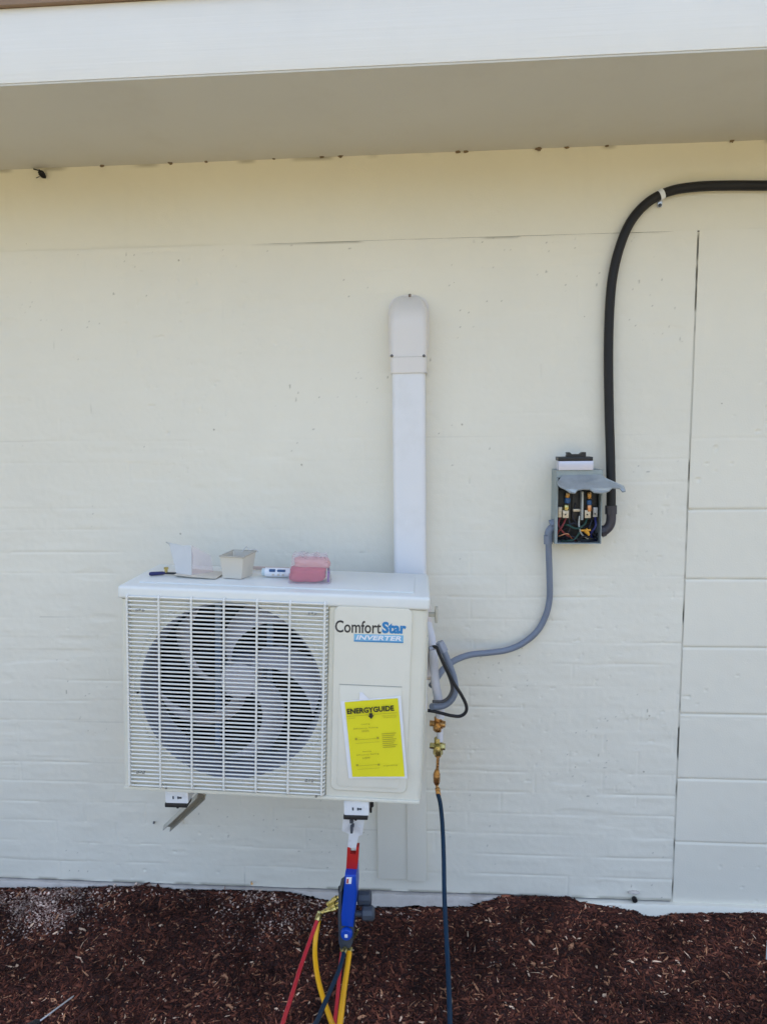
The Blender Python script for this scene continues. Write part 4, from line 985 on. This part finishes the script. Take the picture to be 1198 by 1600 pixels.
k = MB(); k.box(c.x-.004, c.x+.004, c.y-.0125, c.y-.0108, c.z-.004, c.z+.005, r=.001); k.build('knob_mark', M_paperw, kn)
k = MB(); c = mp_(541, 1424, -.029); k.lathe([(.004, -.002), (.004, .003), (0, .0035)], 8, frame(c, (0, -1, 0))); k.build('port_screw', M_brass, man)
for (pts) in (((556, 1410), (572, 1410), 12.5, (563, 1391), (579, 1413)), ((556, 1430), (586, 1430), 10, 0, 0)): pass
k = MB(); k.tube([mp_(555, 1428), mp_(566, 1428)], 5*ms, 12); k.tube([mp_(566, 1427), mp_(568, 1427), mp_(582, 1427), mp_(585, 1427)], [10*ms, 12*ms, 12*ms, 9*ms], 10); k.build('valve_knob', M_grey_p, man)
k = MB(); k.tube([mp_(555, 1404, .03), mp_(561, 1404, .03)], 5*ms, 12); k.tube([mp_(559, 1403, .03), mp_(561, 1403, .03), mp_(578, 1403, .03), mp_(580, 1403, .03)], [11*ms, 13*ms, 13*ms, 11*ms], 10); k.build('valve_knob', M_grey_p, man)
k = MB(); k.tube([mp_(533, 1394, .035), mp_(533, 1386, .035)], .008, 12); k.build('port_cap', M_black, man)
for (a, c_) in (((534, 1398), (511, 1413)), ((534, 1407), (503, 1426)), ((534, 1416), (508, 1424))):
    dy = random.uniform(-.012, .012); p0 = mp_(*a, dy); p1 = mp_(*c_, dy); k = MB()
    k.tube([p0, p0.lerp(p1, .3), p0.lerp(p1, .32), p0.lerp(p1, .62), p0.lerp(p1, .64), p1], [.0042, .0042, .0072, .0072, .0048, .0048], 8); k.build('brass_port', M_brass, man)
k = MB(); k.tube([mp_(544, 1470, -.01), mp_(544, 1474, -.01), mp_(544, 1482, -.01), mp_(543, 1490, -.01)], [.006, .0085, .0085, .006], 8); k.tube([mp_(551, 1468, 0), mp_(557, 1458, 0), mp_(559, 1453, 0)], [.004, .004, .003], 8)
k.build('brass_port', M_brass, man)
def mhose(label, m, pts, r, endlen=1):
    P = [at(*p) for p in pts]; t = thing('manifold_hose', label, 'hose', P[0]); k = MB()
    e = P[-1]; P2 = P+[Vector((e.x+(e.x-P[-2].x)*1.0, e.y-.16, max(-.05, e.z-.22))), Vector((e.x-.05, e.y-.42, -.05)), Vector((e.x-.2, e.y-.8, -.05))]
    k.tube(spline(P2, 8), r, 12); k.build('hose', m, t)
    d = (P[1]-P[0]).normalized(); k = MB(); k.tube([P[0]-d*.010, P[0]-d*.008, P[0]+d*.004, P[0]+d*.010], [.005, .0078, .0078, .0062], 10); k.build('brass_end', M_brass, t); return t
g_ = None
mhose('red manifold hose running down left from the brass ports of the gauge', M_red, [(497, 1434, -.35), (486, 1465, -.40), (470, 1510, -.48), (456, 1555, -.57), (441, 1602, -.67), (425, 1660, -.78)], .0052)
mhose('yellow manifold hose bowing out left of the blue one then curving back right', M_yel, [(499, 1430, -.33), (494, 1460, -.36), (492, 1490, -.40), (496, 1525, -.46), (505, 1560, -.52), (516, 1592, -.58), (528, 1640, -.68)], .0064)
mhose('thick yellow manifold hose dropping straight down from the gauge foot', M_yel, [(546, 1486, -.36), (542, 1515, -.42), (537, 1550, -.50), (531, 1600, -.62), (524, 1660, -.74)], .0072)
mhose('dark blue manifold hose crossing in front of the yellow hoses below the gauge', M_blu, [(538, 1486, -.37), (530, 1515, -.44), (516, 1548, -.53), (498, 1590, -.64), (478, 1650, -.78)], .0056)
mhose('red manifold hose mostly hidden between the blue and thick yellow hoses', M_red, [(535, 1480, -.33), (532, 1505, -.35), (529, 1540, -.40), (525, 1580, -.46), (518, 1640, -.56)], .0052)

# ------------------------------------------------------------------ small things on the ground and the wall
def groundpt(px, py, lift=0.0):
    lo, hi = -2.0, -.02
    for _ in range(40):
        mid = (lo+hi)/2; p = at(px, py, mid); g = float(gz(np.array([p.x]), np.array([p.y]))[0])+lift
        if p.z > g: lo, hi = lo, hi; lo = mid
        else: hi = mid
    return at(px, py, (lo+hi)/2)
a_ = groundpt(116, 1556, .012); b_ = groundpt(62, 1596, .012)
sd_ = thing('screwdriver', 'screwdriver with steel shaft and dark handle lying in the mulch at bottom left', 'screwdriver', b_)
d_ = (b_-a_).normalized(); k = MB(); k.tube([a_, a_.lerp(b_, .06), b_], [.0012, .0026, .0026], 10); k.build('shaft', M_steel, sd_)
k = MB(); k.tube([b_, b_+d_*.006, b_+d_*.03, b_+d_*.09, b_+d_*.10], [.006, .011, .0135, .0135, .008], 10); k.build('handle', M_black, sd_)
a_ = groundpt(1195, 1500, .0); k = MB(); k.lathe([(.0105, -.02), (.0105, .045), (.0085, .0452), (.0085, .01)], 18, frame(a_+Vector((.012, 0, .008)), (.02, .02, 1)))
prop(k.build('pipe_stub', M_white, loc=a_), 'short white pipe stub standing in the mulch at the right edge', 'pipe')
# dark clump hanging at the soffit corner
c = at(66, 272, -.012); bm = bmesh.new(); bmesh.ops.create_icosphere(bm, subdivisions=3, radius=.013)
for v in bm.verts:
    v.co.z *= 1.0; v.co.x *= .62; v.co *= random.uniform(.8, 1.12)
k = MB(); k.bm(bm, Matrix.Translation(c) @ Matrix.Rotation(R(-35), 4, 'Y')); k.tube([at(60, 266, -.008), at(53, 264, -.003)], .0018, 6); k.tube([at(62, 276, -.012), at(57, 278, -.006)], .0012, 6)
prop(k.build('debris_clump', M_blackdirt, loc=c), 'small black clump stuck under the soffit at the upper left', 'debris')
